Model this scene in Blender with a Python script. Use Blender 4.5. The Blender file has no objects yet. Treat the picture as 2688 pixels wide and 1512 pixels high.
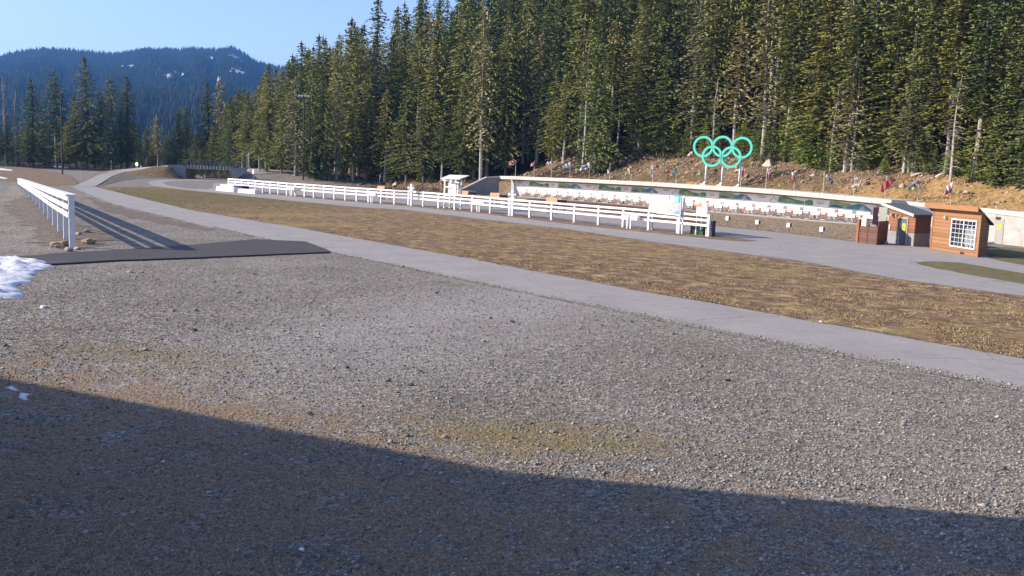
import bpy, math, random
import numpy as np
from mathutils import Vector, Matrix, noise
random.seed(7)
R = math.radians
SC = bpy.context.scene
COL = SC.collection
# ---------------------------------------------------------------- camera
CF, CROLL, CH = 2400.0, 0.04, 4.2            # focal length in photo pixels (2688 wide), roll, height
CP = math.atan(306/2400.0)
cam = bpy.data.cameras.new('camera')
cam.sensor_width = 36.0
cam.lens = 36.0*CF/2688.0
cam.clip_start, cam.clip_end = 0.1, 9000.0
camo = bpy.data.objects.new('camera', cam)
COL.objects.link(camo)
_r = Vector((math.cos(CROLL), -math.sin(CP)*-math.sin(CROLL)*-1, 0))
fwd = Vector((0, math.cos(CP), -math.sin(CP)))
up0 = Vector((0, math.sin(CP), math.cos(CP)))
rt0 = Vector((1, 0, 0))
rt = rt0*math.cos(CROLL) + up0*math.sin(CROLL)
up = up0*math.cos(CROLL) - rt0*math.sin(CROLL)
M = Matrix((rt, up, -fwd)).transposed().to_4x4()
M.translation = Vector((0, 0, CH))
camo.matrix_world = M
SC.camera = camo
# ---------------------------------------------------------------- sky and sun
SUN_EL, SHADOW_AZ = R(24.0), R(84.0)
sun_dir = Vector((-math.cos(SUN_EL)*math.sin(SHADOW_AZ), -math.cos(SUN_EL)*math.cos(SHADOW_AZ), math.sin(SUN_EL)))
W = bpy.data.worlds.new('World'); SC.world = W; W.use_nodes = True
wn = W.node_tree
sky = wn.nodes.new('ShaderNodeTexSky'); sky.sky_type = 'NISHITA'; sky.sun_disc = False
sky.sun_elevation = SUN_EL
sky.sun_rotation = math.atan2(sun_dir.x, sun_dir.y)
sky.altitude = 900; sky.air_density = 1.0; sky.dust_density = 1.2; sky.ozone_density = 3.2
_wb = wn.nodes.new('ShaderNodeMix'); _wb.data_type = 'RGBA'; _wb.blend_type = 'MULTIPLY'; _wb.inputs[0].default_value = 1.0
_wb.inputs[7].default_value = (1.07, .925, .965, 1)          # the webcam's white balance: a periwinkle sky
wn.links.new(sky.outputs[0], _wb.inputs[6]); wn.links.new(_wb.outputs[2], wn.nodes['Background'].inputs[0])
wn.nodes['Background'].inputs[1].default_value = 0.15
sl = bpy.data.lights.new('sun', 'SUN'); sl.energy = 4.8; sl.angle = R(0.5); sl.color = (1.0, 0.86, 0.70)
so = bpy.data.objects.new('sun', sl); COL.objects.link(so)
so.rotation_euler = (-sun_dir).to_track_quat('-Z', 'Y').to_euler()
so.location = (-60, -20, 60)
SC.view_settings.view_transform = 'Standard'; SC.view_settings.look = 'None'
SC.view_settings.exposure = 0.92; SC.view_settings.gamma = 1
SC.view_settings.use_curve_mapping = False

# ---------------------------------------------------------------- photo geometry helpers
def ray(px, py):
    a = (px-1344)/CF; b = -(py-756)/CF
    return fwd + rt*a + up*b
def G(px, py, z=0.0):
    d = ray(px, py); t = (z-CH)/d.z
    return Vector((d.x*t, d.y*t, z))
def AT(px, py, Y):
    d = ray(px, py); t = Y/d.y
    return Vector((d.x*t, Y, CH+d.z*t))
def proj(p):
    d = Vector(p)-Vector((0, 0, CH)); f = d.dot(fwd)
    if f < 0.1: return (-9999, -9999)
    return (1344+CF*d.dot(rt)/f, 756-CF*d.dot(up)/f)
def zfor(x, y, py):                       # height at which the point above (x, y) shows at photo row py
    lo, hi = -30.0, 90.0
    for _ in range(40):
        m = (lo+hi)/2
        if proj((x, y, m))[1] > py: lo = m
        else: hi = m
    return (lo+hi)/2
def lerp(a, b, t): return a+(b-a)*t
def sm(a, b, x):
    t = min(1, max(0, (x-a)/(b-a))); return t*t*(3-2*t)

# ---------------------------------------------------------------- terrain
WL = G(1357, 514); WR = G(2298, 589)
WU = (WR-WL).normalized()                  # along the target wall, to the right
WN = Vector((WU.y, -WU.x, 0))
if WN.y > 0: WN = -WN                      # wall normal, towards the camera
WLEN = (WR-WL).length
def wall_pt(s, off=0.0, z=0.0):
    p = WL+WU*s+WN*off; return Vector((p.x, p.y, z))
_tops = [(1333, 462), (1500, 468.5), (1700, 477.5), (1847, 486.5), (2000, 495), (2158, 508), (2347, 525), (2436, 534), (2597, 549), (2760, 563)]
OVH = 2.5
def ovh(s): return 2.5 if s < WLEN+3.5 else .25
def wall_top(s):
    p = wall_pt(s, ovh(s)); x = proj((p.x, p.y, 3))[0]
    y = float(np.interp(x, [t[0] for t in _tops], [t[1] for t in _tops]))
    return zfor(p.x, p.y, y)
_ws = np.concatenate([np.linspace(-12, WLEN+3.45, 45), np.linspace(WLEN+3.55, 45+WLEN, 20)]); _wt = [wall_top(s) for s in _ws]
def wtop(s): return float(np.interp(s, _ws, _wt))
FOOT = [(92, 10), (wall_pt(WLEN+25).x, wall_pt(WLEN+25).y), (WR.x, WR.y), (WL.x, WL.y), (WL.x-9, WL.y+10), (-35, 200), (-54, 216), (-80, 246), (-112, 300), (-190, 420)]
_seg = [(Vector(FOOT[i]), Vector(FOOT[i+1])) for i in range(len(FOOT)-1)]
def foot(x, y):
    """signed distance behind the foot line of the hill and the section coordinate"""
    p = Vector((x, y)); best = None
    for i, (a, b) in enumerate(_seg):
        ab = b-a; t = max(0, min(1, (p-a).dot(ab)/ab.length_squared))
        q = a+ab*t; d = (p-q).length
        if best is None or d < best[0]-1e-9:
            cr = ab.x*(p.y-a.y)-ab.y*(p.x-a.x)
            best = (d, -cr, i+t)
    d, cr, u = best
    return (d if cr > 0 else -d), u
def hgt(x, y):
    d, u = foot(x, y)
    z = 0.0
    wallw = 1-sm(3.0, 3.9, u)
    if d > 0:
        s = (Vector((x, y, 0))-WL).dot(WU)
        zt = wtop(s)-0.25
        slope2 = float(np.interp(u, [0, 3, 4, 5, 6, 7, 8, 9], [.62, .62, .64, .66, .58, .34, .10, .03]))
        base = zt*sm(0.6, 2.4, d)+0.44*max(0, d-3.0) if d < 14 else zt+0.44*11+slope2*(d-14)
        left = 0.9*sm(0, 3, d)+slope2*0.35*min(d, 14)+slope2*max(0, d-14)
        z = lerp(left, base, wallw)
        if d > 2.5:
            k = min(1, (d-2.5)/4)
            z += k*(noise.noise(Vector((x*.16, y*.16, 0)))*0.9+noise.noise(Vector((x*.5, y*.5, 3)))*0.35)
        z = min(z, 62+8*noise.noise(Vector((x*.02, y*.02, 0))))
    else:
        z = lerp(0.9, 0, wallw)*0.0
    # embankment on both sides of the far bridge
    if -150 < x < -20 and 170 < y < 235:
        e = embank(x, y)
        z = max(z, e)
    return z
BR0 = AT(488, 468, 0.0+190); BR1 = AT(607, 467, 190.5)       # the two abutments, ground level
def embank(x, y):
    ax = BR0.x; bx = BR1.x
    yc = lerp(BR0.y, BR1.y, (x-ax)/(bx-ax))+3.2
    if ax-1.0 < x < bx+1.0: return 0.0
    dd = (ax-x) if x <= ax else (x-bx)
    if x >= bx: return 2.35*(1-sm(14, 40, dd))*(1-sm(2, 17, abs(y-204)))
    h = 2.4*(1-sm(5, 16, dd))
    w = abs(y-yc)
    return h*(1-sm(2.9, 8.5, w))

MATS = {}
def ramp(nt, fac, stops):
    r = nt.nodes.new('ShaderNodeValToRGB'); cr = r.color_ramp
    while len(cr.elements) < len(stops): cr.elements.new(0.5)
    for e, (p, c) in zip(cr.elements, stops):
        e.position = p; e.color = (c[0], c[1], c[2], 1) if not isinstance(c, (int, float)) else (c, c, c, 1)
    nt.links.new(fac, r.inputs[0]); return r.outputs[0]
def newmat(name):
    m = bpy.data.materials.new(name); m.use_nodes = True
    nt = m.node_tree; b = nt.nodes['Principled BSDF']
    MATS[name] = m
    return m, nt, b
def noise_n(nt, scale, detail=4, rough=.6, vec=None, dim='3D'):
    n = nt.nodes.new('ShaderNodeTexNoise'); n.inputs['Scale'].default_value = scale
    n.inputs['Detail'].default_value = detail; n.inputs['Roughness'].default_value = rough
    if vec is None:
        g = nt.nodes.get('GEO') or nt.nodes.new('ShaderNodeNewGeometry'); g.name = 'GEO'; vec = g.outputs['Position']
    nt.links.new(vec, n.inputs['Vector']); return n.outputs['Fac']
def mixc(nt, fac, a, b, blend='MIX'):
    m = nt.nodes.new('ShaderNodeMix'); m.data_type = 'RGBA'; m.blend_type = blend
    for i, v in ((0, fac), (6, a), (7, b)):
        if isinstance(v, (int, float)): m.inputs[i].default_value = v
        elif isinstance(v, tuple): m.inputs[i].default_value = (*v, 1)
        else: nt.links.new(v, m.inputs[i])
    return m.outputs[2]
def mth(nt, op, a, b=0.0, c=None):
    m = nt.nodes.new('ShaderNodeMath'); m.operation = op
    for i, v in enumerate((a, b, c)):
        if v is None: continue
        if isinstance(v, (int, float)): m.inputs[i].default_value = v
        else: nt.links.new(v, m.inputs[i])
    return m.outputs[0]
def bump(nt, b, h, strength=.5, dist=.02):
    bn = nt.nodes.new('ShaderNodeBump'); bn.inputs['Strength'].default_value = strength
    bn.inputs['Distance'].default_value = dist
    nt.links.new(h, bn.inputs['Height']); nt.links.new(bn.outputs[0], b.inputs['Normal'])
def mat(name, col, rough=.75, var=.18, scale=2.0, spec=.3, metal=0.0, bmp=0.0):
    if name in MATS: return MATS[name]
    m, nt, b = newmat(name)
    f = noise_n(nt, scale, 5)
    lo = tuple(c*(1-var) for c in col); hi = tuple(min(1, c*(1+var)) for c in col)
    c = ramp(nt, f, [(.3, lo), (.7, hi)])
    nt.links.new(c, b.inputs['Base Color'])
    b.inputs['Roughness'].default_value = rough; b.inputs['Metallic'].default_value = metal
    b.inputs['Specular IOR Level'].default_value = spec
    if bmp: bump(nt, b, noise_n(nt, scale*6, 4), .5, bmp)
    return m
def blob(nt, cx, cy, rx, ry, soft=.5, rot=0.0):
    g = nt.nodes.get('GEO') or nt.nodes.new('ShaderNodeNewGeometry'); g.name = 'GEO'
    s = nt.nodes.new('ShaderNodeVectorMath'); s.operation = 'SUBTRACT'
    nt.links.new(g.outputs['Position'], s.inputs[0]); s.inputs[1].default_value = (cx, cy, 0)
    ro = nt.nodes.new('ShaderNodeVectorRotate'); ro.rotation_type = 'Z_AXIS'
    nt.links.new(s.outputs[0], ro.inputs['Vector']); ro.inputs['Angle'].default_value = rot
    q = nt.nodes.new('ShaderNodeVectorMath'); q.operation = 'MULTIPLY'
    nt.links.new(ro.outputs[0], q.inputs[0]); q.inputs[1].default_value = (1/rx, 1/ry, 0)
    l = nt.nodes.new('ShaderNodeVectorMath'); l.operation = 'LENGTH'; nt.links.new(q.outputs[0], l.inputs[0])
    mr = nt.nodes.new('ShaderNodeMapRange'); nt.links.new(l.outputs['Value'], mr.inputs[0])
    mr.inputs[1].default_value = 1-soft; mr.inputs[2].default_value = 1+soft
    mr.inputs[3].default_value = 1; mr.inputs[4].default_value = 0
    return mr.outputs[0]

# gravel ground with moss, dry grass, bank soil and forest floor
def make_ground_mat():
    m, nt, b = newmat('ground_gravel')
    v = nt.nodes.new('ShaderNodeTexVoronoi'); v.inputs['Scale'].default_value = 17
    g = nt.nodes.new('ShaderNodeNewGeometry'); g.name = 'GEO'
    nt.links.new(g.outputs['Position'], v.inputs['Vector'])
    sep = nt.nodes.new('ShaderNodeSeparateColor'); nt.links.new(v.outputs['Color'], sep.inputs[0])
    stone = ramp(nt, sep.outputs[0], [(0, (.11, .104, .09)), (.45, (.22, .205, .175)), (.8, (.32, .295, .25)), (1, (.47, .43, .365))])
    hue = ramp(nt, sep.outputs[1], [(0, (.94, .98, 1.03)), (.6, (1, 1, 1)), (1, (1.06, .98, .93))])
    stone = mixc(nt, 1.0, stone, hue, 'MULTIPLY')
    mid = ramp(nt, noise_n(nt, 5.5, 6, .75), [(.3, .55), (.5, .95), (.72, 1.45)])
    stone = mixc(nt, .8, stone, mid, 'MULTIPLY')
    big = ramp(nt, noise_n(nt, .35, 4, .6), [(.3, (.80, .78, .76)), (.7, (1.12, 1.12, 1.14))])
    stone = mixc(nt, 1.0, stone, big, 'MULTIPLY')
    # darker wet-looking band in the middle distance and paler crushed stone near the path
    a = G(1150, 800); pale = blob(nt, a.x+1.5, a.y-1, 3.2, 15, .6, R(27))
    stone = mixc(nt, mth(nt, 'MULTIPLY', pale, .40), stone, (.42, .40, .385))
    sp_ = ramp(nt, noise_n(nt, 12, 3, .8), [(.35, .6), (.65, 1.35)]); stone = mixc(nt, .8, stone, sp_, 'MULTIPLY')
    # dry grass litter
    dn = noise_n(nt, 1.3, 7, .7); dn2 = noise_n(nt, 14, 5, .75)
    dry = ramp(nt, dn2, [(.3, (.09, .065, .042)), (.5, (.27, .19, .12)), (.72, (.50, .36, .225))])
    p = G(520, 1080); q = G(400, 1400)
    mk = mth(nt, 'MAXIMUM', blob(nt, p.x-.6, p.y-1.2, 8.5, 2.8, .5, R(33)), blob(nt, q.x-.6, q.y-.2, 7.5, 5.6, .45))
    mk = mth(nt, 'MAXIMUM', mk, mth(nt, 'MULTIPLY', blob(nt, 1.5, 10.4, 5.5, 2.3, .6, R(8)), .85))
    mk = ramp(nt, mth(nt, 'ADD', mk, mth(nt, 'MULTIPLY', mth(nt, 'SUBTRACT', dn, .5), 4.2)), [(.50, 0.0), (.95, 1.0)])
    c = mixc(nt, mth(nt, 'MULTIPLY', mk, .8), stone, dry)
    # moss
    p1 = G(1440, 1150); p2 = G(420, 935)
    moss = mth(nt, 'MAXIMUM', blob(nt, p1.x, p1.y, 2.3, 1.1, .6), mth(nt, 'MULTIPLY', blob(nt, p2.x, p2.y, 3.6, 1.5, .7, R(20)), .75))
    mn = noise_n(nt, 2.2, 6, .7)
    moss = ramp(nt, mth(nt, 'ADD', moss, mth(nt, 'MULTIPLY', mth(nt, 'SUBTRACT', mn, .5), 1.8)), [(.4, 0.0), (1.0, 1.0)])
    mossc = ramp(nt, dn2, [(.3, (.12, .095, .038)), (.7, (.32, .25, .095))])
    c = mixc(nt, mth(nt, 'MULTIPLY', moss, .8), c, mossc)
    # zones from the terrain mesh: red = cut bank, green = forest floor and painted tree shade, blue = brown verge
    at = nt.nodes.new('ShaderNodeAttribute'); at.attribute_name = 'zone'
    sz = nt.nodes.new('ShaderNodeSeparateColor'); nt.links.new(at.outputs['Color'], sz.inputs[0])
    bn = noise_n(nt, .22, 6, .7); bn2 = noise_n(nt, 2.2, 6, .75)
    soil = ramp(nt, bn2, [(.3, (.05, .036, .024)), (.48, (.16, .11, .07)), (.6, (.26, .18, .105)), (.75, (.38, .27, .16))])
    ochre = ramp(nt, bn2, [(.3, (.16, .095, .04)), (.55, (.42, .27, .11)), (.75, (.56, .38, .19))])
    olive = ramp(nt, bn2, [(.3, (.04, .035, .018)), (.55, (.13, .10, .05)), (.75, (.22, .18, .10))])
    bank = mixc(nt, ramp(nt, bn, [(.53, 0.0), (.64, .9)]), soil, ochre)
    bank = mixc(nt, ramp(nt, noise_n(nt, .3, 5, .7), [(.47, 0.0), (.58, .85)]), bank, olive)
    _g = wall_pt(WLEN+10, -7); bank = mixc(nt, mth(nt, 'MULTIPLY', blob(nt, _g.x, _g.y, 7, 26, .4, R(-146+90)), .75), bank, ochre)
    grass_b = ramp(nt, bn2, [(.3, (.05, .035, .02)), (.55, (.17, .12, .065)), (.75, (.27, .21, .11))])
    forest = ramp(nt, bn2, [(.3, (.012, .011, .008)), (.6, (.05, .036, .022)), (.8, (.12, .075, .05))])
    c = mixc(nt, sz.outputs[2], c, grass_b)
    c = mixc(nt, sz.outputs[0], c, bank)
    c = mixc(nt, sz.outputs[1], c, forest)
    nt.links.new(c, b.inputs['Base Color'])
    b.inputs['Roughness'].default_value = .95; b.inputs['Specular IOR Level'].default_value = .15
    h = mth(nt, 'ADD', mth(nt, 'MULTIPLY', v.outputs['Distance'], .6), mth(nt, 'MULTIPLY', dn2, .8))
    bump(nt, b, h, .9, .035)
    return m
GM = make_ground_mat()
def axis(lo, hi, a, b, step, grow=1.22):
    v = list(np.arange(a, b+.01, step)); s = step; x = b
    while x < hi: s *= grow; x += s; v.append(x)
    s = step; x = a; left = []
    while x > lo: s *= grow; x -= s; left.append(x)
    return np.array(left[::-1]+v)
xs = axis(-4200, 4200, -130, 95, 1.6); ys = axis(-300, 5200, 40, 262, 1.6)
xs = np.sort(np.append(xs, [])); nx, ny = len(xs), len(ys)
vz = np.zeros((ny, nx)); zone = np.zeros((ny, nx, 4), np.float32); zone[..., 3] = 1
for j, y in enumerate(ys):
    for i, x in enumerate(xs):
        if abs(x) > 700 or y > 1100 or y < -150:
            vz[j, i] = 0.0; zone[j, i, 1] = 1 if y > 300 else 0
            if x > 95: zone[j, i, 1] = 1; vz[j, i] = 40 if x > 150 else 0
            continue
        z = hgt(x, y); vz[j, i] = z
        d, u = foot(x, y)
        dd = d+2.0*noise.noise(Vector((x*.15, y*.15, 9)))
        ss = (Vector((x, y, 0))-WL).dot(WU); edge = float(np.interp(u, [0, 3, 3.6, 4.5, 6], [14, 13.5, 6, 3, 1])) if ss < 0 else float(np.interp(ss, [0, 10, 18, 26], [2, 3, 6, 14]))  # left bank's tree shade painted as forest floor by pulling this edge in
        if d > 0.4:
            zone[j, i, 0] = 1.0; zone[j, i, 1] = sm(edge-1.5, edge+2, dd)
        elif u > 3.3 and d > -9: zone[j, i, 0] = .85*sm(-9, -2, dd)
        if y > 262 or (x < -60 and y > 225): zone[j, i, 1] = max(zone[j, i, 1], sm(0, 8, y-232+dd*0.0+3*noise.noise(Vector((x*.1, y*.1, 5)))))
        if y <= 262 and x < -60 and embank(x, y) > .2: zone[j, i, 2] = 1; zone[j, i, 1] = 0
V = [(float(xs[i]), float(ys[j]), float(vz[j, i])) for j in range(ny) for i in range(nx)]
F = [(j*nx+i, j*nx+i+1, (j+1)*nx+i+1, (j+1)*nx+i) for j in range(ny-1) for i in range(nx-1)]
gm = bpy.data.meshes.new('ground'); gm.from_pydata(V, [], F)
ca = gm.color_attributes.new('zone', 'FLOAT_COLOR', 'POINT'); ca.data.foreach_set('color', zone.reshape(-1))
gm.polygons.foreach_set('use_smooth', [True]*len(F))
gm.materials.append(GM)
go = bpy.data.objects.new('ground', gm); COL.objects.link(go); go['kind'] = 'structure'

# ---------------------------------------------------------------- object helpers
ROOT = {}
class MB:
    def __init__(s): s.v = []; s.f = []; s.mi = []; s.m = 0
    def add(s, vs, fs):
        n = len(s.v); s.v += [tuple(v) for v in vs]
        for f in fs: s.f.append(tuple(i+n for i in f)); s.mi.append(s.m)
        return s
    def box(s, c, hx, hy, hz, ux=Vector((1, 0, 0)), uy=None, uz=Vector((0, 0, 1))):
        c = Vector(c); ux = Vector(ux).normalized(); uz = Vector(uz).normalized()
        if uy is None: uy = uz.cross(ux)
        uy = uy.normalized()
        vs = [c+ux*hx*a+uy*hy*b+uz*hz*d for a in (-1, 1) for b in (-1, 1) for d in (-1, 1)]
        return s.add(vs, [(0, 1, 3, 2), (4, 6, 7, 5), (0, 4, 5, 1), (2, 3, 7, 6), (0, 2, 6, 4), (1, 5, 7, 3)])
    def beam(s, a, b, w, h, upv=Vector((0, 0, 1))):           # box from a to b, w across, h high
        a = Vector(a); b = Vector(b); u = (b-a); L = u.length; u.normalize()
        y = upv.cross(u)
        if y.length < 1e-4: y = Vector((1, 0, 0)).cross(u)
        y.normalize(); z = u.cross(y)
        return s.box((a+b)/2, L/2, w/2, h/2, u, y, z)
    def tube(s, pts, r, n=8, cap=True):
        pts = [Vector(p) for p in pts]
        rs = r if isinstance(r, (list, tuple)) else [r]*len(pts)
        base = len(s.v); 
        for k, p in enumerate(pts):
            t = (pts[min(k+1, len(pts)-1)]-pts[max(k-1, 0)]).normalized()
            a = Vector((0, 0, 1)).cross(t)
            if a.length < .05: a = Vector((1, 0, 0)).cross(t)
            a.normalize(); c = t.cross(a)
            for i in range(n):
                th = 2*math.pi*i/n; s.v.append(tuple(p+(a*math.cos(th)+c*math.sin(th))*rs[k]))
        for k in range(len(pts)-1):
            for i in range(n):
                j = (i+1) % n
                s.f.append((base+k*n+i, base+k*n+j, base+(k+1)*n+j, base+(k+1)*n+i)); s.mi.append(s.m)
        if cap:
            s.f.append(tuple(base+i for i in reversed(range(n)))); s.mi.append(s.m)
            e = base+(len(pts)-1)*n; s.f.append(tuple(e+i for i in range(n))); s.mi.append(s.m)
        return s
    def prism(s, pts, ext):                                     # polygon extruded by vector ext
        n = len(pts); ext = Vector(ext)
        vs = [Vector(p) for p in pts]+[Vector(p)+ext for p in pts]
        fs = [tuple(reversed(range(n))), tuple(range(n, 2*n))]+[(i, (i+1) % n, n+(i+1) % n, n+i) for i in range(n)]
        return s.add(vs, fs)
    def build(s, name, mats, parent=None, smooth=False):
        me = bpy.data.meshes.new(name)
        off = ROOT.get(parent.name, Vector()) if parent else Vector()
        me.from_pydata([(v[0]-off.x, v[1]-off.y, v[2]-off.z) for v in s.v], [], s.f)
        if not isinstance(mats, (list, tuple)): mats = [mats]
        for m in mats: me.materials.append(m)
        me.polygons.foreach_set('material_index', s.mi)
        if smooth: me.polygons.foreach_set('use_smooth', [True]*len(s.f))
        me.update()
        o = bpy.data.objects.new(name, me); COL.objects.link(o)
        if parent: o.parent = parent; ROOT[o.name] = off
        return o
def tag(o, label=None, cat=None, group=None, kind=None):
    if label: o['label'] = label
    if cat: o['category'] = cat
    if group: o['group'] = group
    if kind: o['kind'] = kind
    return o
def thing(name, label, cat, loc, group=None):
    o = bpy.data.objects.new(name, None); o.empty_display_size = .3; COL.objects.link(o)
    o.location = loc; ROOT[o.name] = Vector(loc)
    return tag(o, label, cat, group)
def dup(root, loc, rz=0.0, sc=1.0, label=None, group=None):
    r = root.copy(); COL.objects.link(r); r.location = loc; r.rotation_euler = (0, 0, rz)
    r.scale = (sc, sc, sc) if not isinstance(sc, tuple) else sc
    if label: r['label'] = label
    if group: r['group'] = group
    for ch in list(root.children):
        c = ch.copy(); COL.objects.link(c); c.parent = r
        for g in ch.children:
            d = g.copy(); COL.objects.link(d); d.parent = c
    return r

# ---------------------------------------------------------------- materials
WHITE = mat('white_paint', (.76, .75, .76), .55, .10, 5)
WHITE2 = mat('white_board', (.78, .77, .76), .5, .04, 1)
CONC = mat('concrete', (.40, .375, .35), .9, .22, 1.3, bmp=.01)
CONC_L = mat('pale_concrete', (.50, .455, .41), .9, .16, 1.6, bmp=.01)
CONC_B = mat('grey_concrete', (.23, .235, .245), .9, .14, .8)
STEEL = mat('galvanised_steel', (.42, .43, .44), .45, .1, 4, metal=.5)
BLACKP = mat('black_pole_paint', (.03, .03, .035), .5, .1, 4)
TIMBER = mat('fresh_timber', (.72, .47, .25), .7, .15, 5)
TIMBER_D = mat('dark_and_shaded_timber', (.105, .05, .035), .75, .25, 5)
DKBLUE = mat('dark_navy_plastic', (.02, .022, .06), .4, .1, 4)
DKGREEN = mat('dark_green_plastic', (.018, .05, .04), .5, .15, 4)
MINT = mat('mint_green_paint', (.09, .54, .42), .4, .04, 1)
RED = mat('flag_red', (.52, .12, .12), .8, .08, 3)
FWHITE = mat('flag_white', (.74, .72, .76), .8, .05, 3)
FBLUE = mat('flag_blue', (.07, .12, .35), .8, .1, 3)
FTEAL = mat('flag_teal', (.10, .42, .55), .8, .1, 3)
FGREEN = mat('flag_green', (.07, .30, .14), .8, .1, 3)
FYEL = mat('flag_yellow', (.60, .52, .20), .8, .1, 3)
FORANGE = mat('flag_orange', (.72, .38, .18), .8, .1, 3)
FPALE = mat('flag_pale_green', (.55, .66, .58), .8, .1, 3)
GREY = mat('mid_grey_paint', (.16, .165, .18), .5, .1, 3)
RUST = mat('rust_brown_steel', (.24, .13, .10), .7, .3, 6)
CYAN = mat('cyan_vinyl', (.03, .42, .62), .4, .08, 3)
ROCK = mat('pale_rock', (.34, .30, .27), .9, .4, 3, bmp=.03)
DEADWOOD = mat('bleached_wood', (.46, .40, .34), .85, .25, 4)
SNOW, _n, _bb = newmat('snow_surface'); _c = mixc(_n, ramp(_n, noise_n(_n, 3.2, 7, .75), [(.56, 0.0), (.70, .75)]), (.80, .81, .84), (.36, .31, .27)); _n.links.new(_c, _bb.inputs['Base Color']); _bb.inputs['Roughness'].default_value = .7; bump(_n, _bb, noise_n(_n, 26, 5, .7), .8, .04)
def asphalt(name, col, bright):
    m, nt, b = newmat(name)
    n1 = noise_n(nt, 38, 4, .8); n2 = noise_n(nt, .5, 5, .65)
    c = ramp(nt, n1, [(.25, tuple(x*.72 for x in col)), (.75, tuple(x*1.3 for x in col))])
    c = mixc(nt, .8, c, ramp(nt, n2, [(.3, (.86, .86, .88)), (.7, (1.12, 1.1, 1.07))]), 'MULTIPLY')
    n3 = noise_n(nt, 3.0, 6, .75)
    c = mixc(nt, .45, c, ramp(nt, n3, [(.3, .8), (.7, 1.2)]), 'MULTIPLY')
    v = nt.nodes.new('ShaderNodeTexVoronoi'); v.feature = 'DISTANCE_TO_EDGE'; v.inputs['Scale'].default_value = .16
    wv = nt.nodes.new('ShaderNodeVectorMath'); wv.operation = 'ADD'; nz = nt.nodes.new('ShaderNodeTexNoise'); nz.inputs['Scale'].default_value = .8; nz.inputs['Detail'].default_value = 6
    nt.links.new(nt.nodes['GEO'].outputs['Position'], nz.inputs['Vector']); nt.links.new(nt.nodes['GEO'].outputs['Position'], wv.inputs[0]); nt.links.new(nz.outputs['Color'], wv.inputs[1]); nt.links.new(wv.outputs[0], v.inputs['Vector'])
    c = mixc(nt, .55, c, ramp(nt, v.outputs['Distance'], [(0, .45), (.006, 1.0)]), 'MULTIPLY')
    st = ramp(nt, noise_n(nt, .9, 7, .75), [(.56, 0.0), (.68, .5)]); c = mixc(nt, st, c, tuple(x*.62 for x in col))
    nt.links.new(c, b.inputs['Base Color']); b.inputs['Roughness'].default_value = bright
    b.inputs['Specular IOR Level'].default_value = .2
    bump(nt, b, n1, .4, .01)
    return m
ASPH = asphalt('old_asphalt', (.315, .30, .282), .9)
ASPH_N = asphalt('new_asphalt', (.075, .07, .068), .8)
def grassmat(name, stops, g2=None):
    m, nt, b = newmat(name)
    g = nt.nodes.new('ShaderNodeNewGeometry'); g.name = 'GEO'
    mp = nt.nodes.new('ShaderNodeMapping'); mp.inputs['Rotation'].default_value = (0, 0, R(28)); mp.inputs['Scale'].default_value = (.8, .8, 1)
    nt.links.new(g.outputs['Position'], mp.inputs[0])
    n1 = noise_n(nt, 1.5, 8, .78, mp.outputs[0]); n2 = noise_n(nt, 8, 5, .7)
    c = ramp(nt, mth(nt, 'ADD', mth(nt, 'MULTIPLY', n1, .62), mth(nt, 'MULTIPLY', n2, .38)), stops)
    if g2:
        n3 = noise_n(nt, .16, 5, .6, mp.outputs[0])
        c = mixc(nt, ramp(nt, n3, [(.52, 0.0), (.64, .75)]), c, g2)
        xx = blob(nt, -40, 100, 22, 34, .5, R(25))
        c = mixc(nt, mth(nt, 'MULTIPLY', xx, .65), c, ramp(nt, n2, [(.3, (.07, .065, .02)), (.7, (.18, .17, .06))]))
        ed = ramp(nt, noise_n(nt, .5, 7, .75), [(.52, 0.0), (.66, .55)])
        c = mixc(nt, ed, c, (.17, .155, .14))
    nt.links.new(c, b.inputs['Base Color']); b.inputs['Roughness'].default_value = .95
    b.inputs['Specular IOR Level'].default_value = .1
    bump(nt, b, n2, 1.0, .08)
    return m
FIELD = grassmat('dry_field_grass', [(.38, (.06, .037, .026)), (.46, (.165, .105, .065)), (.52, (.27, .185, .10)), (.58, (.55, .41, .20))], (.33, .25, .10))
GREENG = grassmat('short_green_grass', [(.36, (.09, .08, .04)), (.6, (.23, .205, .105))])
BROWNG = grassmat('brown_verge_grass', [(.36, (.08, .06, .04)), (.5, (.22, .16, .10)), (.62, (.38, .29, .19))])
RANGEG = grassmat('tan_range_grass', [(.36, (.13, .10, .07)), (.5, (.31, .24, .155)), (.62, (.50, .40, .27))])
FSOIL = grassmat('trodden_soil', [(.36, (.09, .075, .06)), (.5, (.19, .16, .13)), (.65, (.28, .245, .20))])
REDSOIL = grassmat('red_brown_soil', [(.36, (.05, .03, .026)), (.5, (.13, .085, .07)), (.65, (.22, .15, .12))])

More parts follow.
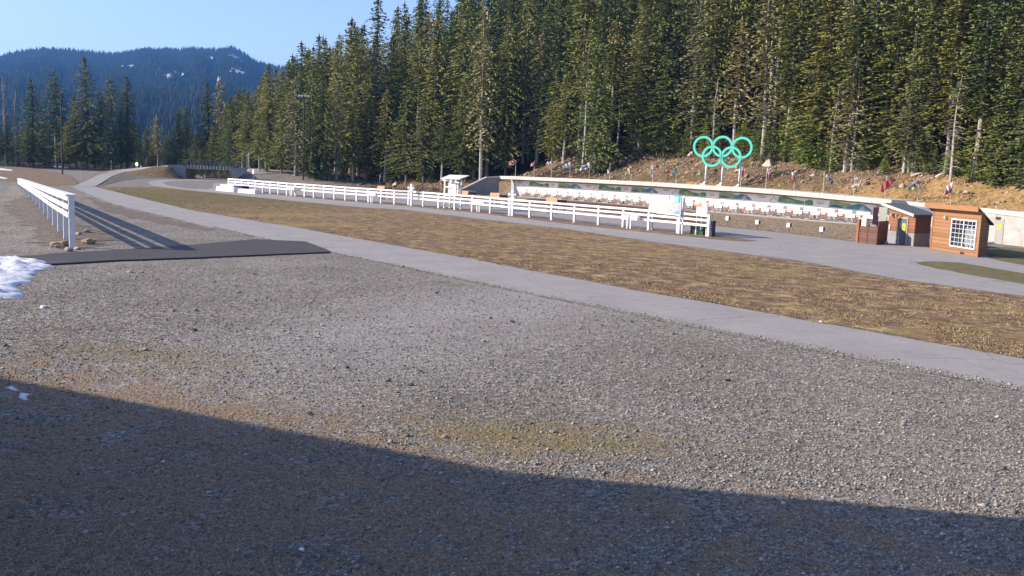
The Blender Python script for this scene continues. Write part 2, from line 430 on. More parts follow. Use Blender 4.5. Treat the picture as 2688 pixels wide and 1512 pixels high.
# ---------------------------------------------------------------- flat sheets on the ground
def ragged(pts, amp, step, closed=True):
    out = []
    for i in range(len(pts)):
        a = pts[i]; b = pts[(i+1) % len(pts)]; L = (b-a).length; n = max(1, int(L/step))
        t0 = (b-a).normalized() if L > 0 else Vector((1, 0, 0)); nn = Vector((-t0.y, t0.x, 0))
        for k in range(n):
            p = a.lerp(b, k/n)
            if k: p = p+nn*(amp*noise.noise(Vector((p.x*.9, p.y*.9, 1)))*2)
            out.append(p)
    return out
def sheet(name, px, m, lift, amp=.12, step=.8, thick=0.0, kind='structure', label=None, cat=None):
    pts = ragged([G(*p) for p in px], amp, step)
    me = MB()
    from mathutils.geometry import tessellate_polygon
    vs = [Vector((p.x, p.y, lift)) for p in pts]
    tri = tessellate_polygon([vs])
    me.add(vs, [tuple(t) for t in tri])
    for i, f in enumerate(me.f):
        a, b_, c = (Vector(me.v[k]) for k in f)
        if (b_-a).cross(c-a).z < 0: me.f[i] = tuple(reversed(f))
    if thick:
        n = len(vs); base = len(me.v)
        me.v += [(v.x, v.y, lift-thick) for v in vs]
        for i in range(n):
            j = (i+1) % n; me.f.append((i, j, base+j, base+i)); me.mi.append(0)
    o = me.build(name, m); tag(o, label, cat, None, kind); return o

sheet('road', [(560, 481), (620, 478), (700, 484), (850, 492), (1072, 507), (1200, 519), (1300, 532), (1500, 552), (1694, 575), (1867, 592), (1905, 596), (2050, 611), (2246, 635), (2330, 640), (2445, 652),
               (2570, 668), (2688, 684), (2900, 712), (3000, 840), (2688, 777), (2366, 733.5), (2099, 684), (1900, 659), (1694, 631.6), (1477, 599.5), (1234, 571.4), (1060, 550.4), (948, 544), (754, 526), (560, 505.4), (470, 498), (400, 487), (385, 478),
               (420, 472), (520, 471), (600, 469), (660, 463), (730, 450), (760, 452), (700, 466), (620, 474), (560, 474), (470, 474), (425, 478), (440, 487), (490, 495), (545, 497), (560, 492)], ASPH, .006, .12, 1.0)
sheet('path', [(248, 490), (304, 504), (400, 527.5), (500, 551.8), (560, 561.7), (668, 580), (783, 598.6), (900, 620), (1100, 656), (1250, 682), (1386, 710), (1530, 736), (1671, 764), (1900, 802), (2211, 858), (2450, 901), (2688, 943), (3000, 1003),
               (3000, 1100), (2688, 1028.6), (2450, 982), (2211, 935.4), (1900, 876.5), (1735, 843), (1580, 812), (1417, 780), (1260, 747), (1100, 713), (980, 688), (866, 665), (700, 630), (600, 608), (500, 584), (400, 560), (320, 541.5), (279, 529), (248, 516.6), (216, 503), (188, 492)], ASPH, .010, .10, .35)
sheet('field', [(262, 489), (330, 490), (420, 491), (500, 500), (560, 506.4), (754, 527), (948, 545.2), (1060, 551.6), (1234, 573), (1477, 601), (1694, 633.5), (1900, 661.5), (2099, 687), (2366, 736), (2688, 780), (3000, 850),
                (3000, 1000), (2688, 941), (2450, 899), (2211, 856), (1900, 800.5), (1671, 762.3), (1530, 734.5), (1386, 708.5), (1250, 681), (1100, 655), (900, 619), (783, 598), (668, 579.5), (560, 561), (500, 551), (400, 527), (304, 503.4), (262, 493)], FIELD, .014, .22, .5)
sheet('grass_strip', [(640, 501), (690, 504.5), (890, 522.5), (1035, 533), (1234, 551), (1428, 572), (1500, 580), (1694, 600), (1859, 617), (1950, 627), (1990, 633), (1950, 634), (1859, 627), (1694, 610), (1500, 589.5), (1428, 580.5), (1234, 557.5), (1035, 538.5), (890, 527), (690, 508.5)], BROWNG, .020, .12, .4)
sheet('grass_island', [(2397, 688.5), (2450, 687), (2521, 690), (2688, 718), (2900, 756), (2900, 790), (2688, 746), (2560, 724), (2459, 705.6), (2420, 696)], GREENG, .018, .1, .4)
sheet('grass_verge', [(2590, 648), (2688, 652), (2900, 690), (2900, 722), (2688, 697), (2592, 677)], GREENG, .022, .1, .5)
sheet('range_floor', [(1240, 524), (1357, 515.5), (1455, 522.5), (1533, 527.5), (1690, 540), (1888, 556.5), (2118, 577.5), (2298, 592), (2300, 640), (2246, 634), (2050, 610), (1905, 595.5), (1867, 591.5), (1694, 574.5), (1500, 551.5), (1300, 531.5)], RANGEG, .018, .15, .6)
sheet('range_soil', [(1385, 521), (1455, 524.5), (1690, 544), (1800, 553.5), (1850, 566), (1867, 590), (1694, 573), (1500, 549), (1360, 535)], REDSOIL, .024, .25, .6)
sheet('gravel_strip', [(1357, 514.5), (1455, 521.5), (1533, 526.5), (1690, 539), (1888, 555.5), (2118, 576.5), (2298, 591), (2298, 594.5), (2118, 580.5), (1888, 559.5), (1690, 542), (1533, 529), (1455, 524), (1357, 517)], CONC_L, .030, .06, .5)
sheet('soil_verge', [(740, 466), (800, 470), (900, 472), (1000, 480), (1150, 492), (1210, 504), (1240, 521), (1072, 506), (850, 491), (700, 483), (640, 477), (690, 470)], REDSOIL, .016, .3, .8)
sheet('soil_patch', [(60, 515), (100, 530), (150, 560), (185, 585), (240, 600), (300, 625), (280, 640), (220, 652), (150, 655), (110, 640), (90, 600), (40, 570), (10, 540)], FSOIL, .012, .6, .3)
sheet('soil_patch', [(235, 520), (275, 533), (320, 546), (390, 563), (480, 584), (560, 603), (500, 600), (420, 585), (340, 570), (270, 550)], FSOIL, .012, .35, .3)
sheet('grass_bank', [(-60, 428), (0, 433), (80, 441), (160, 455), (195, 468), (205, 484), (130, 488), (60, 478), (0, 474), (-60, 474)], BROWNG, .02, .5, 1.0)
sheet('new_asphalt_apron', [(118, 673), (124, 670), (298, 660), (497, 646), (668, 631), (803, 637), (850, 655), (868, 664.5), (730, 670), (522, 679.5), (323, 686), (131, 697), (-60, 706), (-60, 682)], ASPH_N, .07, .05, .6, thick=.07)
MARKW = mat('worn_white_mark', (.5, .5, .48), .8, .3, 5)
p = [(1821, 625.5), (1862, 629), (1861, 630.6), (1820, 627.2)]
sheet('painted_line', p, MARKW, .026, .01, .5)

# ---------------------------------------------------------------- embankment path to the bridge
def strip_sheet(name, left, right, m, lift):
    n = 26; mb = MB(); vs = []
    for k in range(n+1):
        t = k/n
        def ev(l):
            f_ = t*(len(l)-1); i = min(int(f_), len(l)-2); return l[i].lerp(l[i+1], f_-i)
        a, b_ = ev(left), ev(right)
        for q in range(5):
            w = a.lerp(b_, q/4); z = max(w.z, 0); vs.append((w.x, w.y, z+lift))
    mb.add(vs, [(k*5+q, k*5+q+1, (k+1)*5+q+1, (k+1)*5+q) for k in range(n) for q in range(4)])
    o = mb.build(name, m); tag(o, None, None, None, 'structure'); return o
def pp(px, py, Y): return AT(px, py, Y)
PATH_L = [G(188, 491.5), pp(228, 475, 140), pp(256, 460, 172), pp(300, 448, 205), pp(360, 441, 208), pp(440, 434.5, 194)]
PATH_R = [G(249, 490.5), pp(272, 477, 138), pp(296, 462, 170), pp(330, 451, 203), pp(380, 444, 203), pp(441, 436.8, 190)]
strip_sheet('bridge_path', PATH_L, PATH_R, ASPH, .03)
# hump of soil carrying the path
def hump():
    mb = MB(); rows = []
    prof = [(0.0, 0), (0.35, .55), (0.75, .98), (1.0, 1.0)]
    foot_r = [G(264, 491), G(302, 481), G(332, 476), G(367, 471), G(417, 469), G(478, 469)]
    foot_l = [G(186, 492), G(193, 479), G(205, 465), G(240, 453), G(300, 444), G(420, 437.5)]
    n = 6
    for i in range(n):
        a = PATH_L[i].copy(); b_ = PATH_R[i].copy(); c = foot_r[i]; d = foot_l[i]
        a.z = max(a.z-.03, -.03); b_.z = max(b_.z-.03, -.03); d = Vector((d.x, d.y, -.1)); c = Vector((c.x, c.y, -.1))
        row = [d, d.lerp(a, .5), a, b_]
        for t in (.25, .5, .75): 
            q = b_.lerp(c, t); q.z = max(0, b_.z)*{.25: .80, .5: .52, .75: .24}[t]+.12*noise.noise(q*.4); row.append(q)
        row.append(c); rows.append(row)
    fine = []
    for i in range(n-1):
        for k in range(5):
            fine.append([rows[i][j].lerp(rows[i+1][j], k/5) for j in range(len(rows[0]))])
    fine.append(rows[-1]); w = len(rows[0])
    mb.add([v for r in fine for v in r], [(i*w+j, i*w+j+1, (i+1)*w+j+1, (i+1)*w+j) for i in range(len(fine)-1) for j in range(w-1)])
    o = mb.build('path_embankment', FSOIL, smooth=True); tag(o, None, None, None, 'structure')
hump()

# ---------------------------------------------------------------- bridge
def bridge():
    a0 = BR0.copy(); b0 = BR1.copy(); a0.z = 0; b0.z = 0
    u = (b0-a0).normalized(); n = Vector((-u.y, u.x, 0))       # n points away from the camera
    zt = zfor(a0.x, a0.y, 432); t = thing('footbridge', 'low grey steel footbridge with railing over a dark underpass at far left', 'bridge', a0)
    L = (b0-a0).length
    mb = MB(); mb.box(a0+n*3.2+Vector((0, 0, zt/2-.2))-u*.3, .3, 3.1, zt/2-.1, u, n)
    # pale inner face of the near abutment
    mb.build('abutment', mat('warm_concrete', (.36, .30, .25), .9, .15, 1), t)
    mb = MB(); mb.box(b0+n*3.2+Vector((0, 0, zt/2-.2))+u*.3, .3, 3.1, zt/2-.1, u, n); mb.build('abutment', CONC_B, t)
    wl = AT(440, 435, a0.y-1.0); 
    e = Vector((wl.x, wl.y, 0))
    mb = MB(); mb.prism([a0+Vector((0, 0, -.2)), a0+Vector((0, 0, zt-.15)), e+Vector((0, 0, zt-.15)), e+Vector((0, 0, zt-.75))], n*.35)
    mb.build('wing_wall', CONC_B, t)
    er = AT(648, 438, b0.y+.5); e = Vector((er.x, er.y, 0)); 
    mb = MB(); mb.prism([b0+Vector((0, 0, -.2)), e+Vector((0, 0, zt-1.1)), e+Vector((0, 0, zt-.25)), b0+Vector((0, 0, zt-.25))], n*.35)
    mb.build('wing_wall', CONC_B, t)
    STL = mat('dull_green_steel', (.10, .12, .12), .6, .2, 3)
    mb = MB(); mb.box(a0+u*L/2+n*3.1+Vector((0, 0, zt-.42)), L/2, 2.9, .3, u, n)
    d = mb.build('deck', STL, t)
    for k in range(14):
        mb = MB(); p = a0+u*(L*(k+.5)/14)+n*.17+Vector((0, 0, zt-.38)); mb.box(p, .12, .06, .34, u, n)
        mb.build('stiffener', mat('pale_green_steel', (.30, .34, .32), .6, .2, 3), d)
    mb = MB(); mb.beam(a0+n*.1+Vector((0, 0, zt-.74)), b0+n*.1+Vector((0, 0, zt-.74)), .16, .08); mb.build('girder_flange', mat('pale_flange_steel', (.24, .25, .24), .6, .1, 3), d)
    for off in (.1, 6.1):
        mb = MB(); s0 = a0-u*1.5+n*off; s1 = b0+u*2.2+n*off
        mb.beam(s0+Vector((0, 0, zt+1.05)), s1+Vector((0, 0, zt+.85)), .08, .08)
        mb.beam(s0+Vector((0, 0, zt+.5)), s1+Vector((0, 0, zt+.5)), .04, .04)
        for k in range(17):
            q = s0.lerp(s1, k/16); mb.beam(q+Vector((0, 0, zt-.1)), q+Vector((0, 0, zt+.84)), .05, .05)
        mb.build('railing', STL, t)
bridge()

# ---------------------------------------------------------------- target wall
def tw():
    t = thing('target_range_wall', 'long concrete range wall with thick coping, painted mountain mural and white target boards', 'wall', wall_pt(0))
    # concrete back wall and canopy slab in short segments following the coping line
    S = list(np.linspace(-2.0, WLEN+3.4, 22))+list(np.linspace(WLEN+3.6, WLEN+36, 9))
    mb = MB(); vs = []
    for s in S:
        z = wtop(s)
        vs += [wall_pt(s, 0, -.3), wall_pt(s, 0, z-.35), wall_pt(s, -.6, z-.35), wall_pt(s, -.6, -.3)]
    fs = []
    for k in range(len(S)-1):
        for j in range(4): fs.append((k*4+j, k*4+(j+1) % 4, k*4+4+(j+1) % 4, k*4+4+j))
    fs += [(3, 2, 1, 0), (len(vs)-4, len(vs)-3, len(vs)-2, len(vs)-1)]
    mb.add(vs, fs); mb.build('back_wall', CONC, t)
    mb = MB(); vs = []; fs = []
    for s in S:
        z = wtop(s)
        vs += [wall_pt(s, ovh(s), z-.52), wall_pt(s, ovh(s), z), wall_pt(s, -1.6, z), wall_pt(s, -1.6, z-.34), wall_pt(s, -.2, z-.34)]
    for k in range(len(S)-1):
        for j in range(5): fs.append((k*5+j, k*5+(j+1) % 5, k*5+5+(j+1) % 5, k*5+5+j))
    fs += [(4, 3, 2, 1, 0), tuple(len(vs)-5+j for j in range(5))]
    mb.add(vs, fs); mb.build('coping', CONC_L, t)
    mb = MB()
    for s in np.arange(1, WLEN+30, 3.4):                       # joints in the coping
        z = wtop(s); mb.box(wall_pt(s, ovh(s)+.004, z-.26), .015, .006, .255, WU, WN)
    mb.build('coping_joint', mat('dark_joint', (.10, .09, .08), .9, .1, 3), t)
    # wing wall on the left, sloping down towards the fence
    p0 = wall_pt(-2.0, OVH); 
    def on(px): 
        d = ray(px, 500); # intersect with the line p0 + WN*k
        A = np.array([[d.x, -WN.x], [d.y, -WN.y]]); r_ = np.linalg.solve(A, np.array([p0.x, p0.y])); return p0+WN*float(r_[1])
    a = p0; b_ = on(1276); c = on(1205)
    za = zfor(a.x, a.y, 464); zb = zfor(b_.x, b_.y, 465.5); zc = max(.4, zfor(c.x, c.y, 501))
    mb = MB(); mb.prism([Vector((a.x, a.y, -.2)), Vector((a.x, a.y, za-.12)), Vector((b_.x, b_.y, zb-.12)), Vector((c.x, c.y, zc-.12)), Vector((c.x, c.y, -.2))], -WU*.35)
    mb.build('wing_wall', CONC_B, t)
    mb = MB()
    for q0, z0, q1, z1 in ((a, za, b_, zb), (b_, zb, c, zc)):
        mb.beam(Vector((q0.x, q0.y, z0-.02))-WU*.175, Vector((q1.x, q1.y, z1-.02))-WU*.175, .5, .2)
    mb.build('wing_coping', CONC_L, t)
    # boards: upper mural band and the white panels below
    zb0 = 1.42
    def band_strip(off, th, za, zb_):
        mb = MB(); vs = []; fs = []; SS = list(np.linspace(-.6, WLEN, 40))
        for s in SS:
            z0 = za(s); z1 = zb_(s); vs += [wall_pt(s, off-th, z0), wall_pt(s, off+th, z0), wall_pt(s, off+th, z1), wall_pt(s, off-th, z1)]
        for k in range(len(SS)-1):
            for j in range(4): fs.append((k*4+j, k*4+(j+1) % 4, k*4+4+(j+1) % 4, k*4+4+j))
        fs += [(3, 2, 1, 0), tuple(len(vs)-4+j for j in range(4))]
        return mb.add(vs, fs)
    mb = band_strip(.05, .04, lambda s: .2, lambda s: wtop(s)-.78)
    bd = mb.build('white_panel', mat('panel_white', (.64, .61, .62), .6, .03, .6), t)
    mb = MB()
    for s in np.arange(0, WLEN, 2.8): mb.box(wall_pt(s, .095, .2+(wtop(s)-1.8)/2), .02, .006, (wtop(s)-1.8)/2, WU, WN)
    mb.build('panel_seam', mat('seam_grey', (.5, .49, .48), .7, .05, 3), bd)
    # mural on the band between 1.45 and 2.45
    MG = mat('mural_green', (.10, .28, .15), .6, .35, 1.6); MG2 = mat('mural_light_green', (.25, .37, .21), .6, .3, 2)
    MBL = mat('mural_blue', (.07, .13, .27), .6, .2, 2); MT = mat('mural_teal', (.07, .25, .37), .6, .3, 2)
    MLN = mat('mural_line', (.38, .46, .50), .6, .2, 2); MTX = mat('mural_text_grey', (.22, .24, .28), .6, .1, 2)
    band = mat('mural_backing', (.80, .80, .84), .7, .06, 1)
    mb = band_strip(.105, .014, lambda s: wtop(s)-1.60, lambda s: wtop(s)-.80); mb.build('mural_board', band, t)
    mb = MB(); lay = [0]
    def poly(s0, pts, mi):
        mb.m = mi; lay[0] = (lay[0]+1) % 6
        mb.prism([wall_pt(s0+x, .122+.004*mi, wtop(s0+x)-1.56+y*.80) for x, y in pts], WN*.003)
    def ringo(s0, x, y, r, mi):
        mb.m = mi; n = 14; vs = []; fs = []
        for i in range(n):
            th = 2*math.pi*i/n
            for rr in (r, r*.72): vs.append(wall_pt(s0+x+rr*math.cos(th), .126+.004*mi, wtop(s0+x)-1.56+y*.8+rr*math.sin(th)))
        for i in range(n): j = (i+1) % n; fs.append((2*i, 2*j, 2*j+1, 2*i+1))
        mb.add(vs, fs)
    s = 1.5
    starts = [locate(x) for x in (1357, 1535, 1737, 1985)]
    starts.append(starts[-1]+(starts[-1]-starts[-2]))
    for s0, s1 in zip(starts[:-1], starts[1:]):
        P = s1-s0
        def q(l): return [(x*P, y*1.0) for x, y in l]
        poly(s0, q([(.01, .72), (.10, .72), (.10, .80), (.01, .80)]), 5)
        poly(s0, q([(.03, .52), (.085, .52), (.085, .60), (.03, .60)]), 5)
        poly(s0, q([(.12, .05), (.16, .75), (.17, .75), (.135, .05)]), 4)
        poly(s0, q([(.16, .75), (.22, .05), (.205, .05), (.155, .70)]), 4)
        poly(s0, q([(.20, .02), (.205, .85), (.25, .98), (.30, .90), (.36, .62), (.43, .50), (.43, .02)]), 0)
        poly(s0, q([(.24, .3), (.27, .7), (.31, .55), (.37, .25), (.30, .12)]), 1)
        poly(s0, q([(.435, .02), (.435, .55), (.47, .78), (.50, .70), (.505, .02)]), 0)
        for rx, ry in ((.545, .55), (.565, .55), (.585, .55), (.555, .42), (.575, .42)): ringo(s0, rx*P, ry*.9, .12, 5)
        poly(s0, q([(.63, .02), (.64, .90), (.70, .92), (.78, .80), (.84, .5), (.84, .02)]), 1)
        poly(s0, q([(.63, .02), (.655, .35), (.69, .42), (.74, .2), (.75, .02)]), 2)
        poly(s0, q([(.75, .02), (.82, .62), (.86, .88), (.90, .80), (.95, .30), (.965, .02)]), 3)
        poly(s0, q([(.86, .05), (.885, .62), (.90, .62), (.92, .05)]), 4)
    mb.build('mural_paint', [MG, MG2, MBL, MT, MLN, MTX], t)
    return t
def locate(px):                                                  # wall coordinate seen at photo column px
    lo, hi = -20.0, WLEN+60
    for _ in range(40):
        m = (lo+hi)/2; p = wall_pt(m)
        if proj((p.x, p.y, 1.2))[0] < px: lo = m
        else: hi = m
    return (lo+hi)/2
TW = tw()

# digits as seven-segment-like strokes on the number plates
SEG = {'0': 'abcdef', '1': 'bc', '2': 'abged', '3': 'abgcd', '4': 'fgbc', '5': 'afgcd', '6': 'afgedc', '7': 'abc', '8': 'abcdefg', '9': 'abcdfg'}
def digit(mb, ch, o, u, w, h, th, n):
    P = {'a': (w/2, h, 1), 'g': (w/2, h/2, 1), 'd': (w/2, 0, 1), 'f': (0, h*.75, 0), 'b': (w, h*.75, 0), 'e': (0, h*.25, 0), 'c': (w, h*.25, 0)}
    for sg in SEG[ch]:
        x, y, hor = P[sg]; c = o+u*x+Vector((0, 0, y))
        mb.box(c, (w/2+th/2) if hor else th/2, .006, th/2 if hor else h/4+th/2*.9, u, n)
ORDW = ['leftmost', 'second from left', 'third from left', 'fourth from left', 'fifth from left', 'sixth from left', 'seventh from left', 'eighth from left', 'ninth from left', 'tenth from left', 'eleventh from left', 'twelfth from left', 'thirteenth from left', 'thirteenth from right', 'twelfth from right', 'eleventh from right', 'tenth from right', 'ninth from right', 'eighth from right', 'seventh from right', 'sixth from right', 'fifth from right', 'fourth from right', 'third from right', 'second from right', 'rightmost']
lanes = [1384.6, 1410, 1437, 1464.6, 1492.5, 1522, 1551.5, 1582.6, 1614.4, 1646.3, 1680.4, 1715, 1750, 1786, 1822, 1859, 1897, 1936.7, 1979.5, 2020.5, 2062.5, 2106, 2151.6, 2197, 2243.3, 2290.5]
PLATE = mat('plate_grey', (.40, .40, .43), .6, .05, 3); INK = mat('number_ink', (.04, .04, .06), .6, .1, 3)
for i, px in enumerate(lanes):
    s = locate(px); num = str(i+5)
    word = 'with number '+num
    # number plate
    
    mb = MB(); mb.box(wall_pt(s, .12, 1.17), .30, .012, .19, WU, WN); t = mb.build('number_plate', PLATE, TW); t['label'] = f'grey lane number plate reading {num}'
    mb = MB(); w = .15; tot = len(num)*w+(len(num)-1)*.10
    for k, ch in enumerate(num): digit(mb, ch, wall_pt(s-tot/2+k*(w+.10), .138, 1.17-.13), WU, w, .26, .055, WN)
    mb.build('number', INK, t)
    # target box on a stand
    c = wall_pt(s+.10, .78, 0)
    t = thing('target_box', f'white shooting target box on thin legs, {ORDW[i]} along the range wall', 'target', c, 'shooting targets in front of the range wall')
    mb = MB(); mb.box(c+Vector((0, 0, .74)), .62, .14, .16, WU, WN); mb.build('box', WHITE2, t)
    mb = MB(); mb.box(c+WN*-.02+Vector((0, 0, .56)), .60, .09, .02, WU, WN); mb.build('underside', GREY, t)
    for sx in (-.57, .57):
        mb = MB(); mb.beam(c+WU*sx+Vector((0, 0, 0)), c+WU*sx+Vector((0, 0, .6)), .05, .05, WU); mb.beam(c+WU*sx-WN*.3+Vector((0, 0, .02)), c+WU*sx+WN*.3+Vector((0, 0, .02)), .05, .05); mb.build('leg', GREY, t)
    # slatted rack between targets
    c = wall_pt(s-1.30, .75, 0)
    t = thing('target_rack', f'low rusty three-bar rack, {ORDW[i]} along the range wall', 'rack', c, 'three-bar racks between the shooting targets')
    for z in (.50, .68, .88):
        mb = MB(); mb.box(c+Vector((0, 0, z)), .66, .04, .04, WU, WN); mb.build('bar', RUST, t)
    for sx in (-.60, .60):
        mb = MB(); mb.beam(c+WU*sx-WN*.055, c+WU*sx-WN*.055+Vector((0, 0, .96)), .05, .05, WU); mb.build('leg', GREY, t)
    mb = MB(); mb.box(c+WU*.46-WN*.12+Vector((0, 0, .72)), .22, .03, .20, WU, WN); mb.build('shade_plate', RUST, t)  # dark plate painted in for the shadow side of the target

# ---------------------------------------------------------------- fences
c3 = lambda x, y: (x/5.152+560, y/5.152+420)
c4 = lambda x, y: (x/5.152+1040, y/5.152+420)
c5 = lambda x, y: (x/5.152+1500, y/5.152+420)
fb = [(600, 498.5), (618, 500), (635, 501.5), (653, 503), (671, 505)]
fb += [c3(*q) for q in [(670, 450), (772, 460), (880, 468), (995, 482), (1108, 490), (1235, 500), (1360, 511), (1497, 522), (1636, 534), (1785, 548), (1938, 560), (2098, 573), (2268, 587), (2447, 602)]]
fb += [c4(*q) for q in [(165, 612), (365, 632), (573, 654), (792, 676), (1027, 698), (1272, 725), (1530, 755), (1805, 784), (2100, 815), (2408, 847)]]
fb += [c5(*q) for q in [(363, 880), (698, 912), (1040, 952), (1435, 992), (1850, 1040)]]
FH = 1.64
def rail_fence(name, label, pts, hts, rails, pw, rl_h, side, cap=False, group=None, zb=None):
    t = thing(name, label, 'fence', pts[0])
    for k, p in enumerate(pts):
        mb = MB(); q = pts[min(k+1, len(pts)-1)]-pts[max(k-1, 0)]; u = q.normalized()
        h = hts[k]; z0 = p.z-.15
        mb.box(Vector((p.x, p.y, (z0+p.z+h)/2)), pw/2, pw/2, (h+p.z-z0)/2, u); mb.build('post', WHITE, t)
    for hi in rails:
        mb = MB()
        for k in range(len(pts)-1):
            a, b_ = pts[k], pts[k+1]; u = (b_-a).normalized(); n = Vector((u.y, -u.x, 0))*side
            off = n*(pw/2+.022)
            mb.beam(a+off+Vector((0, 0, hts[k]-hi)), b_+off+Vector((0, 0, hts[k+1]-hi)), .04, rl_h)
        mb.build('rail', WHITE, t)
    if cap:
        mb = MB()
        for k in range(len(pts)-1):
            a, b_ = pts[k], pts[k+1]; mb.beam(a+Vector((0, 0, hts[k]+.02)), b_+Vector((0, 0, hts[k+1]+.02)), pw+.14, .04)
        mb.build('cap_board', WHITE, t)
    return t
FP = [G(*q) for q in fb]
mf = rail_fence('rail_fence', 'very long white three-board fence crossing behind the brown field', FP, [FH]*len(FP), (.09, .44, .82), .17, .165, 1)
lb = [(190, 651), (174, 628), (158, 609), (144, 592), (131, 576), (119, 562), (108, 549), (98, 538), (89, 528), (80, 519), (72, 510.5), (64, 502), (57, 494.5), (51, 488)]
LP = [G(*q) for q in lb]
lt = [(np.interp(q[0], [51, 190], [469, 513])) for q in lb]
lt = [float(np.interp(q[0], [51, 72, 98, 131, 158, 190], [469, 475.5, 484.5, 495.5, 503.5, 513])) for q in lb]
LH = [zfor(p_.x, p_.y, y) for p_, y in zip(LP, lt)]
def left_fence():
    t = thing('rail_fence', 'short white three-board fence with cap board running away at far left', 'fence', LP[0])
    mats = WHITE
    for p_, h in zip(LP, LH):
        mb = MB(); mb.box(Vector((p_.x, p_.y, h/2-.1)), .12, .12, h/2+.1, LP[1]-LP[0]); mb.build('post', mats, t)
    side = Vector((-1, -.35, 0)).normalized()
    for frac, rh in ((.05, .17), (.42, .22), (.78, .22)):
        mb = MB()
        for k in range(len(LP)-1):
            a, b_ = LP[k], LP[k+1]; band = [min(1.0, .40*LH[k]+.15), min(1.0, .40*LH[k+1]+.15)]
            mb.beam(a+side*.15+Vector((0, 0, LH[k]-.1-frac*band[0])), b_+side*.15+Vector((0, 0, LH[k+1]-.1-frac*band[1])), .05, rh)
        mb.build('rail', mats, t)
    mb = MB()
    e0 = LP[0]+(LP[0]-LP[1]).normalized()*.14
    for k in range(len(LP)-1):
        a, b_ = (e0 if k == 0 else LP[k]), LP[k+1]
        mb.beam(a+Vector((0, 0, LH[k]+.02)), b_+Vector((0, 0, LH[k+1]+.02)), .46, .05)
    mb.build('cap_board', mats, t)
left_fence()

# ---------------------------------------------------------------- flags
def flag_pole(i, top, bot, s_off, label, cat, stripes, shape, r=.045, base=None, h_up=0):
    """stripes: list of materials across the hoist->fly; shape: list of (dx, dz_top, dz_bottom) in metres from pole top"""
    if base is None:
        s = locate_top(bot[0]); b_ = wall_pt(s, -.35); b_.z = wtop(s)-.05
    else: b_ = base
    z1 = zfor(b_.x, b_.y, top[1])
    t = thing('flag_pole', label, cat, b_, 'flags on poles along the range wall')
    topx = b_+Vector((0, 0, z1-b_.z))
    mb = MB(); mb.tube([b_+Vector((0, 0, -.25)), topx], [r, r*.75], 8); mb.build('pole', mat('weathered_pole', (.45, .40, .34), .7, .15, 5), t)
    mb = MB(); n = len(shape); vs = []; seg = 5
    d = Vector((1, .0, 0)); 
    for j, (dx, zt, zb) in enumerate(shape):
        for q in range(seg+1):
            f = q/seg
            w = .10*math.sin(j*1.7+f*2.0+i)+.05*math.sin(j*3.1+i*2)
            vs.append(topx+d*dx+Vector((.04*math.sin(f*5+j), w*(1 if j else 0), zt+(zb-zt)*f)))
    for j in range(n-1):
        for q in range(seg):
            mb.m = stripes[int((j if len(stripes[0]) == 1 else 0)/(n-1)*len(stripes))] if False else stripe_idx(stripes, j, n-1, q, seg)
            a = j*(seg+1)+q
            base_i = len(mb.v)
            mb.add([vs[a], vs[a+1], vs[a+seg+2], vs[a+seg+1]], [(0, 1, 2, 3)])
    mats = stripes['mats']
    o = mb.build('flag', mats, t, True)
    so_ = o.modifiers.new('thick', 'SOLIDIFY'); so_.thickness = .012
    return t
def stripe_idx(st, j, n, q, seg):
    if st['dir'] == 'h': return min(len(st['map'])-1, int((q+.5)/seg*len(st['map'])))  if not isinstance(st['map'][0], (list, tuple)) else 0
    if st['dir'] == 'v': return st['map'][min(len(st['map'])-1, int((j+.5)/n*len(st['map'])))]
    if st['dir'] == 'emblem': return 1 if (.25 < (j+.5)/n < .75 and .25 < (q+.5)/seg < .75) else 0
    return 0
def H(*mats): return {'mats': list(mats), 'dir': 'h', 'map': list(range(len(mats)))}
def Vv(*mats): return {'mats': list(mats), 'dir': 'v', 'map': list(range(len(mats)))}
def EM(a, b_): return {'mats': [a, b_], 'dir': 'emblem'}
def locate_top(px):
    lo, hi = -20.0, WLEN+60
    for _ in range(40):
        m = (lo+hi)/2; p_ = wall_pt(m, -.35)
        if proj((p_.x, p_.y, wtop(m)))[0] < px: lo = m
        else: hi = m
    return (lo+hi)/2
def out(L, h0, h1, drop, n=8, z0=-.05):                          # flag blowing to the left/right
    return [(L*j/n, z0+drop*j/n+.06*math.sin(j*1.4), z0+drop*j/n-lerp(h0, h1, j/n)+.06*math.sin(j*1.4+.6)) for j in range(n+1)]
def furl(w, z0, z1, lean=0.0, n=5):                                # flag hanging limp beside the pole
    return [(w*j/n+lean*abs(j/n), z0-.25*(j/n), z1+.30*(j/n)*(1 if j > n/2 else 0)) for j in range(n+1)]
